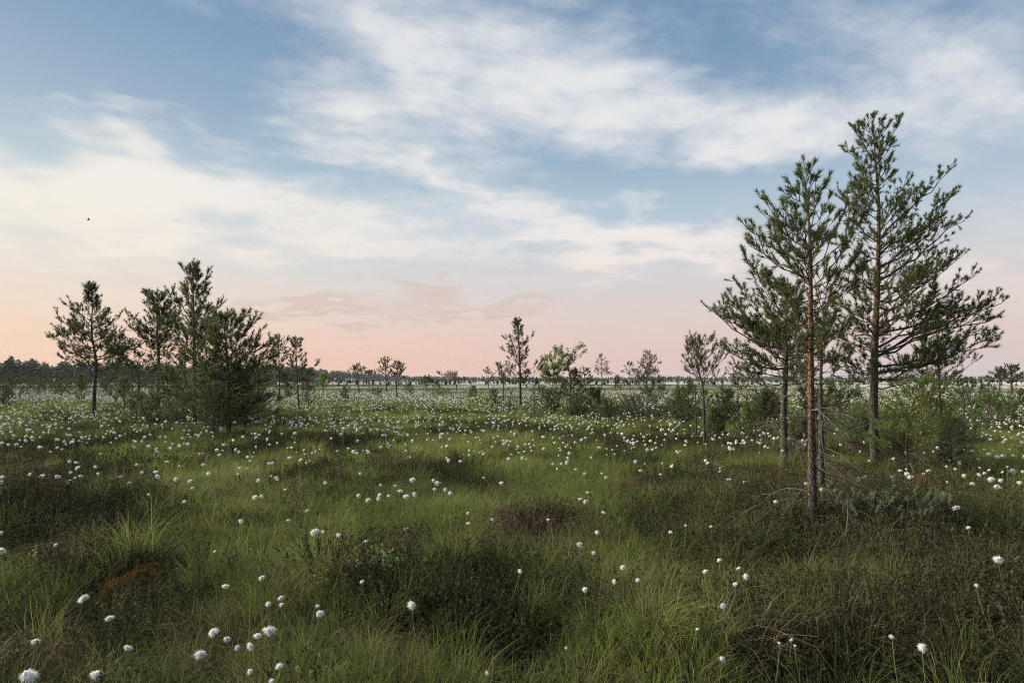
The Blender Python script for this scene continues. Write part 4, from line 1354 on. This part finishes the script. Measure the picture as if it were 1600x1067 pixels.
# ------------------------------------------------------------------ cottongrass
def cotton_head(name, rng, lumps, fibres, fl):
    """silky tuft about 1 unit across: a few soft lobes, hairs hanging to one side"""
    s = Soup()
    nu, nv = (8, 5) if fibres > 40 else ((6, 4) if fibres > 0 else (5, 3))
    th = np.linspace(0.0, math.pi, nv + 1)
    ph = np.arange(nu) * 2 * math.pi / nu
    dirs = np.stack([np.sin(th)[:, None] * np.cos(ph), np.sin(th)[:, None] * np.sin(ph), np.cos(th)[:, None] * np.ones(nu)], -1)
    idx = np.arange((nv + 1) * nu).reshape(nv + 1, nu)
    q = np.stack([idx[:-1], idx[1:], np.roll(idx, -1, 1)[1:], np.roll(idx, -1, 1)[:-1]], -1).reshape(-1, 4)
    lobes = [(np.zeros(3), .20)] if fibres > 40 else [(np.zeros(3), .36)]
    if fibres > 0:
        for _ in range(3 if fibres > 40 else 2):
            c = unit(rng.normal(0, 1, 3) * np.array([1.2, 1, .6]) + np.array([.3, 0, -.2])) * rng.uniform(.14, .26)
            lobes.append((c, rng.uniform(.10, .19)))
    for c, rad in lobes:
        rr = rad * (1 + .15 * np.clip(rng.normal(0, 1, (nv + 1, nu)), -1.6, 1.6))
        rr[0], rr[-1] = rr[0].mean(), rr[-1].mean()
        V = dirs * rr[..., None] * np.array([1.05, 1.0, .85]) + c
        s.add(V.reshape(-1, 3), [q], 0, .5)
    if fibres:
        n = fibres
        which = rng.integers(0, len(lobes), n)
        c = np.array([l[0] for l in lobes])[which]
        rad = np.array([l[1] for l in lobes])[which]
        d = unit(rng.normal(0, 1, (n, 3)) * np.array([1, 1, .7]) + np.array([.35, 0, -.05]))
        L = fl * rng.uniform(.5, 1.2, n) ** 1.3
        t = np.linspace(0, 1, 4)
        P = c[:, None] + d[:, None] * ((rad * .7)[:, None] + L[:, None] * t[None])[..., None]
        P[..., 2] -= (.30 * L[:, None] * t[None] ** 2)
        P[..., 0] += (.22 * L[:, None] * t[None] ** 2)
        side = unit(np.cross(d, rng.normal(0, 1, (n, 3))))
        wd = np.array([.020, .015, .009, .0]) * (1 if fibres > 40 else 3.3)
        Vv, F, per = strips(P, wd[None].repeat(n, 0), side)
        s.add(Vv, F, 0, .5)
    return s


def build_cotton():
    rng = np.random.default_rng(99)
    near_heads = []
    for i in range(7):
        near_heads.append(cotton_head('cotton_head', rng, 0, 620 if i < 4 else 480, .40 if i % 2 else .32).mesh('cotton_head', [M_COTTON], smooth=True))
    stems = []
    for i in range(5):
        n = 7
        t = np.linspace(0, 1, n)
        b = rng.normal(0, .10, 2)
        P = np.stack([b[0] * (1 - t) ** 1.6, b[1] * (1 - t) ** 1.6, t - 1], -1)
        V, F = tubes(P[None], np.linspace(.0026, .0017, n)[None], 5)
        s = Soup()
        s.add(V, F, 0, rng.uniform(0, 1))
        stems.append(s.mesh('stem', [M_STEM]))
    count = [0]

    def plant(p, size, height, label, group, r):
        """p: middle of the head"""
        e = bpy.data.objects.new('cottongrass', None)
        e.empty_display_size = .05
        COL.objects.link(e)
        e.location = (p[0], p[1], p[2] - height)
        tag(e, label, 'cottongrass', group)
        h = bpy.data.objects.new('cotton_head', near_heads[r.integers(0, 7)])
        COL.objects.link(h)
        h.parent = e
        h.location = (0, 0, height)
        sz = size * r.uniform(.9, 1.1)
        h.scale = (sz * r.uniform(.85, 1.2), sz * r.uniform(.85, 1.1), sz * r.uniform(.75, 1.05))
        h.rotation_euler = (r.normal(0, .3), r.normal(0, .3), r.uniform(0, 6.28))
        s = bpy.data.objects.new('stem', stems[r.integers(0, 5)])
        COL.objects.link(s)
        s.parent = e
        s.location = (0, 0, height - .2 * sz)
        s.scale = (1, 1, height + .05)
        s.rotation_euler = (0, 0, r.uniform(0, 6.28))
        count[0] += 1

    G = 'cottongrass standing in the near bog'
    L = [(45, 1055, 26, 'largest cotton tuft at the bottom left corner'), (130, 934, 19, 'big cotton tuft beside the lower end of the orange moss'), (172, 964, 13, 'cotton tuft just below right of the orange moss end'),
         (56, 1001, 12, 'small cotton head above the bottom left corner tuft'), (200, 1010, 14, 'two tone cotton head left of centre of the lower left tufts'), (151, 1052, 15, 'ragged cotton tuft second from the left on the bottom edge'),
         (312, 1021, 18, 'round cotton tuft lowest left of the lower left cluster'), (333, 985, 17, 'flat wide cotton tuft at the left of the lower left cluster'), (354, 997, 11, 'small cotton tuft right below the flat wide tuft'),
         (370, 1011, 12, 'small cotton head in the middle of the lower left cluster'), (392, 1009, 12, 'cotton head left below the largest cluster tuft'), (421, 984, 23, 'largest and most ragged tuft of the lower left cluster'),
         (402, 992, 14, 'tuft touching the largest cluster tuft on its left'), (437, 1039, 15, 'cotton tuft straight below the largest cluster tuft'), (424, 1063, 11, 'cotton head cut by the bottom edge left of the seedling'),
         (390, 1047, 9, 'small open cotton head near the bottom edge left of the seedling'), (352, 915, 13, 'lone cotton tuft on a tall stem above the lower left cluster'), (409, 902, 15, 'wide cotton tuft highest above the lower left cluster'),
         (419, 943, 11, 'round cotton head left of the double tuft'), (438, 933, 11, 'upper head of the double tuft in the lower left'), (440, 944, 10, 'lower head of the double tuft in the lower left'),
         (496, 946, 10, 'smaller upper head of the pair right of the double tuft'), (500, 957, 14, 'larger lower head of the pair right of the double tuft'), (2, 832, 9, 'cotton head cut by the left edge, upper one'),
         (5, 860, 14, 'cotton tuft cut by the left edge, lower one'), (87, 850, 6, 'tiny pale head in the dark heather at the left'), (336, 861, 7, 'tiny head right above the orange moss'),
         (287, 783, 9, 'cotton head on green sward right of the left heather hummock'), (377, 814, 12, 'flat cotton tuft in the left middle sward'), (233, 772, 6, 'small head at the right end of the left heather hummock'),
         (326, 740, 8, 'bright cotton head in the left middle meadow'), (401, 776, 11, 'round head at the dark little hummock left of the middle'), (491, 830, 15, 'big tuft left of the tuft pair above the centre hummock'),
         (505, 830, 7, 'small head touching the big tuft above the centre hummock'), (530, 835, 9, 'small tuft right of the big tuft above the centre hummock'), (480, 797, 8, 'small double head above the big middle left tuft'),
         (451, 812, 7, 'small head left above the big middle left tuft'), (645, 944, 17, 'large tuft alone in the dark centre hummock'), (566, 908, 9, 'small head on the left flank of the centre hummock'),
         (812, 891, 8, 'tall narrow head on the back of the centre hummock'), (914, 920, 14, 'ragged tuft on a tall stem right of the centre hummock'), (960, 907, 10, 'left head of the triangle right of the centre hummock'),
         (973, 885, 11, 'top head of the triangle right of the centre hummock'), (997, 905, 9, 'right head of the triangle right of the centre hummock'), (928, 863, 11, 'round head below the pair behind the centre hummock'),
         (907, 850, 11, 'flat tuft above left of the round head right of centre'), (933, 831, 10, 'grey white head above the flat tuft right of centre'), (944, 800, 8, 'upright narrow head on a slanting stem right of centre'),
         (914, 783, 11, 'larger head of the touching pair right of centre'), (906, 779, 8, 'smaller head of the touching pair right of centre'), (1049, 831, 10, 'lone round head between centre and the red barked pine'),
         (769, 811, 8, 'head at the left rim of the purple brown patch'), (857, 811, 8, 'head at the right rim of the purple brown patch'), (572, 845, 8, 'small head left of the pale green shoots'),
         (635, 825, 7, 'flat head above the pale green shoots'), (731, 801, 8, 'upper of two heads left of the purple brown patch'), (731, 817, 7, 'lower of two heads left of the purple brown patch'),
         (703, 770, 9, 'right head of the central bright cluster'), (635, 775, 11, 'left tuft of the central bright cluster'), (575, 780, 10, 'lower head of the small group left of the central cluster'),
         (561, 773, 9, 'upper head of the small group left of the central cluster'), (592, 778, 8, 'right head of the small group left of the central cluster'), (685, 754, 11, 'double tuft at the top of the central bright cluster'),
         (679, 764, 8, 'head below the double tuft of the central cluster'), (696, 764, 8, 'head right below the double tuft of the central cluster'), (761, 1050, 9, 'open small head near the bottom edge at the centre'),
         (1124, 874, 10, 'upper head on the rusty patch left below the red pine'), (1102, 892, 10, 'round head on a long stem left of the rusty patch group'), (1154, 887, 8, 'small upper head of the four right of the rusty patch'),
         (1165, 899, 12, 'ragged right head of the four right of the rusty patch'), (1149, 911, 13, 'flat left head of the four right of the rusty patch'), (1131, 945, 12, 'ragged head below the group of four'),
         (1089, 982, 9, 'lone head low left of the group of four'), (1128, 1028, 10, 'ragged tuft lowest left of the right heather'), (1237, 998, 8, 'upright small head low in the right heather'),
         (1218, 1004, 7, 'starry small head low in the right heather'), (1441, 1012, 15, 'large round head on a thick stem low at the right'), (1560, 873, 19, 'wide ragged tuft near the right edge'),
         (1513, 824, 9, 'starry tuft above the wide ragged right tuft'), (1496, 792, 11, 'flat head right of the silvery low branch'), (1558, 761, 14, 'wide head high near the right edge'),
         (1111, 822, 8, 'narrow upright head left of the red barked pine'), (1071, 820, 5, 'tiny head left of the narrow upright head'), (1211, 783, 8, 'head at the left of the fallen grey twigs'),
         (1259, 755, 9, 'head touching the red stem on its left'), (1284, 764, 10, 'head touching the red stem on its right'), (1417, 740, 9, 'head at the foot of the young light green pine'),
         (1507, 742, 7, 'head between young pine and right edge'), (1582, 735, 9, 'head at the right edge above the wide head'), (1394, 994, 9, 'starry pale head left of the large round right head'),
         (1526, 914, 7, 'faint head below the wide ragged tuft'), (1242, 1008, 6, 'tiny head beside the upright small head low right'), (885, 1011, 6, 'tiny pale head in the bright green tuft below centre')]
    r = np.random.default_rng(6)
    taken = []
    for (px, py, sz, lb) in L:
        hgt = r.uniform(.22, .33)
        p = hit(px, py, hgt)
        size = sz / FPX * np.linalg.norm(p - np.array([0, 0, EYE])) * .82 * r.uniform(.85, 1.08)
        plant(p, size, hgt + .02, lb, G, r)
        taken.append(p[:2])
    taken = np.array(taken)
    # the rest of the three hundred nearest: single plants of the middle meadow
    x, y = field(r, 7.0, 36, 6.6)
    keep = (np.abs(x / y) < .80)
    n = fbm(x / 2.6, y / 2.6, 31, 3)
    h = heath(x, y)
    rr_ = np.hypot(x, y)
    keep &= r.uniform(0, 1, len(x)) < np.clip((n - .31) * 4.4 * (1.0 - .35 * h), .05, 1) * np.clip(.28 + .72 * ((rr_ - 7) / 8), .22, 1)
    x, y = x[keep], y[keep]
    d = np.hypot(x, y)
    o = np.argsort(d)
    x, y, d = x[o], y[o], d[o]
    nn = 300 - len(L)
    bx, by, bd = x[:nn], y[:nn], d[:nn]
    rx, ry = x[nn:], y[nn:]
    LM = [(60, 800, 'the left heather hummock'), (147, 655, 'the leftmost tall pine'), (222, 640, 'the crooked leaning pine'), (304, 667, 'the tallest left pine'), (357, 675, 'the broad bushy pine'),
          (437, 632, 'the small thin pine by the left group'), (500, 697, 'the long dark heather streak'), (660, 738, 'the dark hummock of the centre meadow'), (604, 617, 'the close pine pair'),
          (813, 642, 'the slender middle pine'), (891, 642, 'the low pine by the birch'), (805, 818, 'the purple brown cushion'), (690, 760, 'the central bright cluster'), (1010, 640, 'the dense dark pine'),
          (985, 652, 'the brown middle shrub'), (1101, 692, 'the sparse crooked pine'), (1155, 672, 'the slim dull sapling'), (1226, 722, 'the grey stemmed pine'), (1270, 812, 'the red barked pine'),
          (1367, 722, 'the tallest pine'), (1419, 742, 'the young light green pine'), (1510, 700, 'the right sapling'), (1558, 761, 'the wide head near the right edge'), (1049, 831, 'the lone round head'),
          (910, 781, 'the touching pair of heads'), (491, 830, 'the big middle left tuft'), (377, 814, 'the flat tuft in the left sward'), (1600, 690, 'the right picture edge'), (0, 720, 'the left picture edge')]
    for i in range(len(bx)):
        hgt = r.uniform(.24, .42)
        z = float(ground(bx[i], by[i])) + hgt
        px, py = project(bx[i], by[i], z)
        size = .030 + .030 * r.uniform() ** 1.4
        w = [((px - a) / 1.0) ** 2 + ((py - b) * 1.8) ** 2 for a, b, _ in LM]
        a, b, nm = LM[int(np.argmin(w))]
        dx, dy = px - a, (py - b) * 1.8
        side = ('left of' if dx < 0 else 'right of') if abs(dx) > abs(dy) else ('behind' if dy < 0 else 'in front of')
        if 'edge' in nm:
            side = 'beside'
        far_ = math.hypot(dx, dy)
        word = 'close' if far_ < 45 else ('a little' if far_ < 100 else 'well')
        lb = '%s cotton head %s %s %s' % ('small' if size < .037 else 'fuller' if size > .047 else 'medium', word, side, nm)
        plant((bx[i], by[i], z), size, hgt, lb, 'cottongrass of the middle meadow', r)
    RN = float(bd[-1])
    # everything farther is beyond counting
    mids, fars = [], []
    for i in range(4):
        s = cotton_head('m', rng, 0, 22, .38)
        V, F = tubes(np.array([[[0, 0, -.3], [rng.normal(0, .5), rng.normal(0, .5), -6.5]]]), np.array([[.03, .035]]), 3)
        s.add(V, F, 1, .5)
        mids.append(s.mesh('cotton_plant', [M_COTTON, M_STEM]))
    for i in range(3):
        s = Soup()
        k = 26
        for j in range(k):
            c = np.array([rng.uniform(-2, 2), rng.uniform(-2, 2), rng.uniform(.24, .44)])
            hd = cotton_head('f', rng, 0, 0, .3)
            sc = rng.uniform(.055, .085)
            s.add(np.concatenate(hd.v) * sc + c, [hd.f[0]], 0, .5)
        fars.append(s.mesh('cotton_drift', [M_COTTON]))

    def put(name, x, y, protos, s0, s1, z0, z1, label, seed):
        q = np.random.default_rng(seed)
        n = len(x)
        pts = np.stack([x, y, ground(x, y) + q.uniform(z0, z1, n)], -1)
        rot = np.stack([q.normal(0, .2, n) * (z1 > 0), q.normal(0, .2, n) * (z1 > 0), q.uniform(0, 6.28, n)], -1)
        s = s0 + (s1 - s0) * q.uniform(0, 1, n) ** 1.5
        scatter(name, pts, rot, np.stack([s, s, s], -1), q.integers(0, len(protos), n), np.full(n, .5), protos, label, 'cottongrass')
    put('cotton_meadow', rx, ry, mids, .042, .078, .22, .46, 'uncounted white cotton heads across the middle meadow', 61)
    q = np.random.default_rng(62)
    x, y = field(q, 36, 75, 6.5)
    n = fbm(x / 5, y / 5, 32, 3)
    keep = q.uniform(0, 1, len(x)) < np.clip((n - .32) * 4, .08, 1)
    put('cotton_plain', x[keep], y[keep], mids, .052, .098, .24, .48, 'uncounted white cotton heads on the far plain', 63)
    x, y = field(q, 73, 480, .30)
    n = fbm(x / 22, y / 30, 33, 4)
    keep = q.uniform(0, 1, len(x)) < np.clip((n - .40) * 6, .05, 1)
    put('cotton_drifts', x[keep], y[keep], fars, .9, 1.2, 0, 0, 'white drifts of cottongrass along the horizon', 64)


build_cotton()

# ------------------------------------------------------------------ small things
def build_details():
    rng = np.random.default_rng(123)
    # bare orange peat moss
    a, b = hit(150, 936, 0.05), hit(278, 886, 0.05)
    s = Soup()
    nu, nv = 46, 16
    t = np.linspace(0, 1, nu)
    w = np.linspace(-1, 1, nv)
    ax = (b - a)[:2]
    Ln = np.linalg.norm(ax)
    ax = ax / Ln
    nx = np.array([-ax[1], ax[0]])
    half = .085 * np.sin(np.clip(t * 1.05 + .02, 0, 1) * math.pi) ** .9 * (1 + .55 * (fbm(t * 7, t * 0, 5, 3) - .5) * 2) + .01
    X = a[0] + ax[0] * Ln * t[:, None] + nx[0] * half[:, None] * w[None] + .03 * (fbm(t * 9, t * 0 + 3, 6, 2) - .5)[:, None]
    Y = a[1] + ax[1] * Ln * t[:, None] + nx[1] * half[:, None] * w[None]
    Z = ground(X, Y) + .13 * np.minimum(1, half[:, None] / .07) * (1 - np.abs(w)[None] ** 2.2) - .03 + .05 * (fbm(X * 22, Y * 22, 8, 3) - .5)
    org = np.array([X.mean(), Y.mean(), float(ground(X.mean(), Y.mean()))])
    V = np.stack([X, Y, Z], -1).reshape(-1, 3) - org
    idx = np.arange(nu * nv).reshape(nu, nv)
    q = np.stack([idx[:-1, :-1], idx[1:, :-1], idx[1:, 1:], idx[:-1, 1:]], -1).reshape(-1, 4)
    m, g = mat('orange_moss')
    tc = g.n('ShaderNodeTexCoord')
    n = g.noise3(tc.outputs['Object'], 26, 6, .65)
    c = g.ramp(n, [(.3, (.08, .036, .016)), (.5, (.23, .10, .032)), (.7, (.36, .18, .05))])
    bp = g.n('ShaderNodeBump')
    bp.inputs['Strength'].default_value = 1
    bp.inputs['Distance'].default_value = .02
    g.put(bp.inputs['Height'], g.noise3(tc.outputs['Object'], 70, 6, .7))
    finish(g, princ(g, c, .95, .1, bp.outputs[0]))
    e = bpy.data.objects.new('moss_cushion', None)
    COL.objects.link(e)
    e.location = org
    tag(e, 'orange brown strip of bare peat moss in the lower left', 'moss')
    s.add(V, [q], 0, .5)
    link('cushion', s.mesh('moss_cushion', [m]), e)
    # tiny moss shoots standing on it
    s = Soup()
    n = 2600
    i, j = rng.integers(0, nu - 1, n), rng.integers(1, nv - 1, n)
    p = V[idx[i, j]] + np.stack([rng.normal(0, .008, n), rng.normal(0, .008, n), np.zeros(n)], -1)
    d = unit(np.stack([rng.normal(0, .6, n), rng.normal(0, .6, n), np.ones(n)], -1))
    sd = unit(np.cross(d, rng.normal(0, 1, (n, 3))))
    L = rng.uniform(.012, .045, n)[:, None]
    Vv = np.stack([p - sd * .0028, p + sd * .0028, p + d * L], 1).reshape(-1, 3)
    s.add(Vv, [np.arange(3 * n).reshape(n, 3)], 0, np.repeat(rng.uniform(0, 1, n), 3))
    link('moss_shoots', s.mesh('moss_shoots', [leafy('moss_shoots', [(0, (.11, .048, .02)), (.5, (.28, .13, .038)), (1, (.30, .24, .08))])], smooth=False), e)['kind'] = 'stuff'

    # pale green young pine shoots at the bottom edge
    ym = leafy('seedling_needles', [(0, (.14, .19, .06)), (.6, (.24, .31, .10)), (1, (.36, .42, .18))], trans=.35)
    s = Soup()
    e = bpy.data.objects.new('pine_seedling', None)
    COL.objects.link(e)
    o = hit(508, 1062, .12)
    gz = float(ground(o[0], o[1]))
    e.location = (o[0], o[1], gz)
    tag(e, 'pale yellow green pine seedling at the bottom edge', 'seedling')
    D = o[1]
    st = Soup()
    V, F = tubes(np.array([[[0, 0, -.05], [.004, 0, .06], [0, 0, .16]]]), np.array([[.006, .005, .003]]), 6)
    st.add(V, F, 0, .5)
    link('stem', st.mesh('stem', [M_TWIG_RED]), e)
    for (px, py) in [(467, 1052), (497, 1036), (508, 1052), (520, 1058), (535, 1048), (543, 1046), (488, 1060), (527, 1052)]:
        dvec = pix_dir(px, py)
        tip = np.array([0, 0, EYE]) + dvec * ((D + rng.uniform(-.05, .05)) / dvec[1]) - np.array([o[0], o[1], gz])
        s = Soup()
        p0 = np.array([0, 0, .08])
        n = 7
        tt = np.linspace(0, 1, n)[:, None]
        line = p0 + (tip - p0) * tt - np.array([0, 0, .04]) * np.sin(tt * math.pi)
        V, F = tubes(line[None], np.linspace(.004, .002, n)[None], 5)
        s.add(V, F, 1, .5)
        pp, dd = polyline_at(line, np.linspace(.35, .98, 7))
        needles(s, rng, pp, unit(dd + np.array([0, 0, .5])), np.full(7, .03), 0, 34, .026, .0032, rng.uniform(.2, 1, 7))
        link('shoot', s.mesh('shoot', [ym, M_STEM], smooth=False), e)

    # leafy pale green bilberry bush in front of the centre
    e = bpy.data.objects.new('bilberry_bush', None)
    COL.objects.link(e)
    o = hit(595, 882, .12)
    gz = float(ground(o[0], o[1]))
    e.location = (o[0], o[1], gz)
    tag(e, 'low pale green leafy bush above the dark centre hummock', 'bush')
    wood, lf = Soup(), Soup()
    n = 60
    x, y = rng.normal(0, .16, n), rng.normal(0, .11, n)
    base = np.stack([x, y, ground(o[0] + x, o[1] + y) - gz - .03], -1)
    d = unit(np.stack([rng.normal(0, .3, n), rng.normal(0, .3, n), np.ones(n)], -1))
    L = rng.uniform(.12, .24, n)
    V, F = tubes(np.stack([base, base + d * L[:, None]], 1), np.array([[.0022, .0012]]).repeat(n, 0), 4)
    wood.add(V, F, 0, .5)
    leaves(lf, rng, base + d * (L * .35)[:, None], d, L * .68, 0, 16, .024, rng.uniform(.2, .9, n))
    link('woody_stem', wood.mesh('stems', [M_TWIG_RED]), e)
    link('foliage', lf.mesh('foliage', [M_NEEDLE_YOUNG], smooth=False), e)

    # purple-brown heather cushion left of centre right
    e = bpy.data.objects.new('heather_cushion', None)
    COL.objects.link(e)
    o = hit(805, 818, .12)
    gz = float(ground(o[0], o[1]))
    e.location = (o[0], o[1], gz)
    tag(e, 'purple brown withered heather cushion in the middle of the sward', 'heather')
    wood, lf = Soup(), Soup()
    n = 240
    x, y = rng.normal(0, .21, n), rng.normal(0, .14, n)
    base = np.stack([x, y, ground(o[0] + x, o[1] + y) - gz - .03], -1)
    d = unit(np.stack([x * 2.2 + rng.normal(0, .3, n), y * 2.2 + rng.normal(0, .3, n), np.ones(n)], -1))
    L = rng.uniform(.14, .30, n)
    V, F = tubes(np.stack([base, base + d * L[:, None]], 1), np.array([[.0024, .0012]]).repeat(n, 0), 3)
    wood.add(V, F, 0, .5)
    leaves(lf, rng, base + d * (L * .3)[:, None], d, L * .75, 0, 22, .012, rng.uniform(0, 1, n))
    link('woody_stem', wood.mesh('stems', [plain('purple_wood', (.13, .085, .085), .9)]), e)
    link('foliage', lf.mesh('foliage', [leafy('purple_leaves', [(0, (.10, .045, .035)), (.5, (.15, .085, .075)), (1, (.20, .13, .12))])], smooth=False), e)

    # bird crossing the sky at the left, wing raised
    d = pix_dir(138, 344)
    p = np.array([0, 0, EYE]) + d * 105
    prof = [(-.20, .006), (-.16, .02), (-.10, .045), (-.02, .062), (.06, .055), (.11, .036), (.14, .04), (.17, .030), (.195, .008), (.225, .002)]
    ns = 10
    V, F = [], []
    a = np.arange(ns) * 2 * math.pi / ns
    for (x, r) in prof:
        for t in a:
            V.append((-x, r * math.cos(t), r * math.sin(t) * .9 + (.015 if x > .12 else 0)))
    for i in range(len(prof) - 1):
        for j in range(ns):
            F.append((i * ns + j, i * ns + (j + 1) % ns, (i + 1) * ns + (j + 1) % ns, (i + 1) * ns + j))
    s = Soup()
    s.add(np.array(V), [np.array(F)], 0, .5)

    def wing(sgn, lift):
        sp = np.linspace(0, 1, 7)
        chord = np.array([.13, .14, .13, .115, .09, .06, .015])
        top, bot = [], []
        for u, c in zip(sp, chord):
            yy = sgn * (.03 + .30 * u * math.cos(lift))
            zz = .02 + .30 * u * math.sin(lift) + .03 * math.sin(u * math.pi)
            x0 = -.06 + .10 * u ** 2
            top += [(x0, yy, zz + .006), (x0 + c, yy, zz)]
            bot += [(x0, yy, zz - .006), (x0 + c, yy, zz - .002)]
        vv = np.array(top + bot)
        q = []
        for i in range(6):
            q.append((2 * i, 2 * i + 1, 2 * i + 3, 2 * i + 2))
            q.append((14 + 2 * i, 14 + 2 * i + 2, 14 + 2 * i + 3, 14 + 2 * i + 1))
            q.append((2 * i, 2 * i + 2, 14 + 2 * i + 2, 14 + 2 * i))
            q.append((2 * i + 1, 14 + 2 * i + 1, 14 + 2 * i + 3, 2 * i + 3))
        s.add(vv, [np.array(q)], 0, .5)
    wing(1, 1.15)
    wing(-1, .95)
    tail = np.array([(.17, -.012, .0), (.17, .012, 0), (.30, .05, -.015), (.30, -.05, -.015), (.17, -.012, .008), (.17, .012, .008), (.30, .05, -.011), (.30, -.05, -.011)])
    s.add(tail, [np.array([(0, 1, 2, 3), (7, 6, 5, 4), (0, 4, 5, 1), (2, 6, 7, 3), (1, 5, 6, 2), (3, 7, 4, 0)])], 0, .5)
    o = link('bird', s.mesh('bird', [plain('bird_feathers', (.05, .045, .04), .7)]))
    o.location = p
    o.rotation_euler = (0, R(6), R(18))
    tag(o, 'small dark bird flying with wings raised in the left sky', 'bird')


build_details()

# ------------------------------------------------------------------ thin evening haze over the bog
def build_haze():
    me = bpy.data.meshes.new('haze')
    x, z0, z1 = 3200.0, -2.0, 16.0
    V = [(sx * x, sy * x, z) for z in (z0, z1) for sx, sy in ((-1, -1), (1, -1), (1, 1), (-1, 1))]
    me.from_pydata(V, [], [(0, 3, 2, 1), (4, 5, 6, 7), (0, 1, 5, 4), (1, 2, 6, 5), (2, 3, 7, 6), (3, 0, 4, 7)])
    m, g = mat('haze')
    v = g.n('ShaderNodeVolumePrincipled')
    v.inputs['Color'].default_value = (.80, .88, .96, 1)
    v.inputs['Density'].default_value = 0.00012
    v.inputs['Density Attribute'].default_value = ''
    m.cycles.homogeneous_volume = True
    v.inputs['Anisotropy'].default_value = 0.2
    o = g.n('ShaderNodeOutputMaterial')
    g.t.links.new(v.outputs[0], o.inputs['Volume'])
    me.materials.append(m)
    tag(link('haze', me), 'thin pale evening haze over the whole bog', kind='stuff')


build_haze()
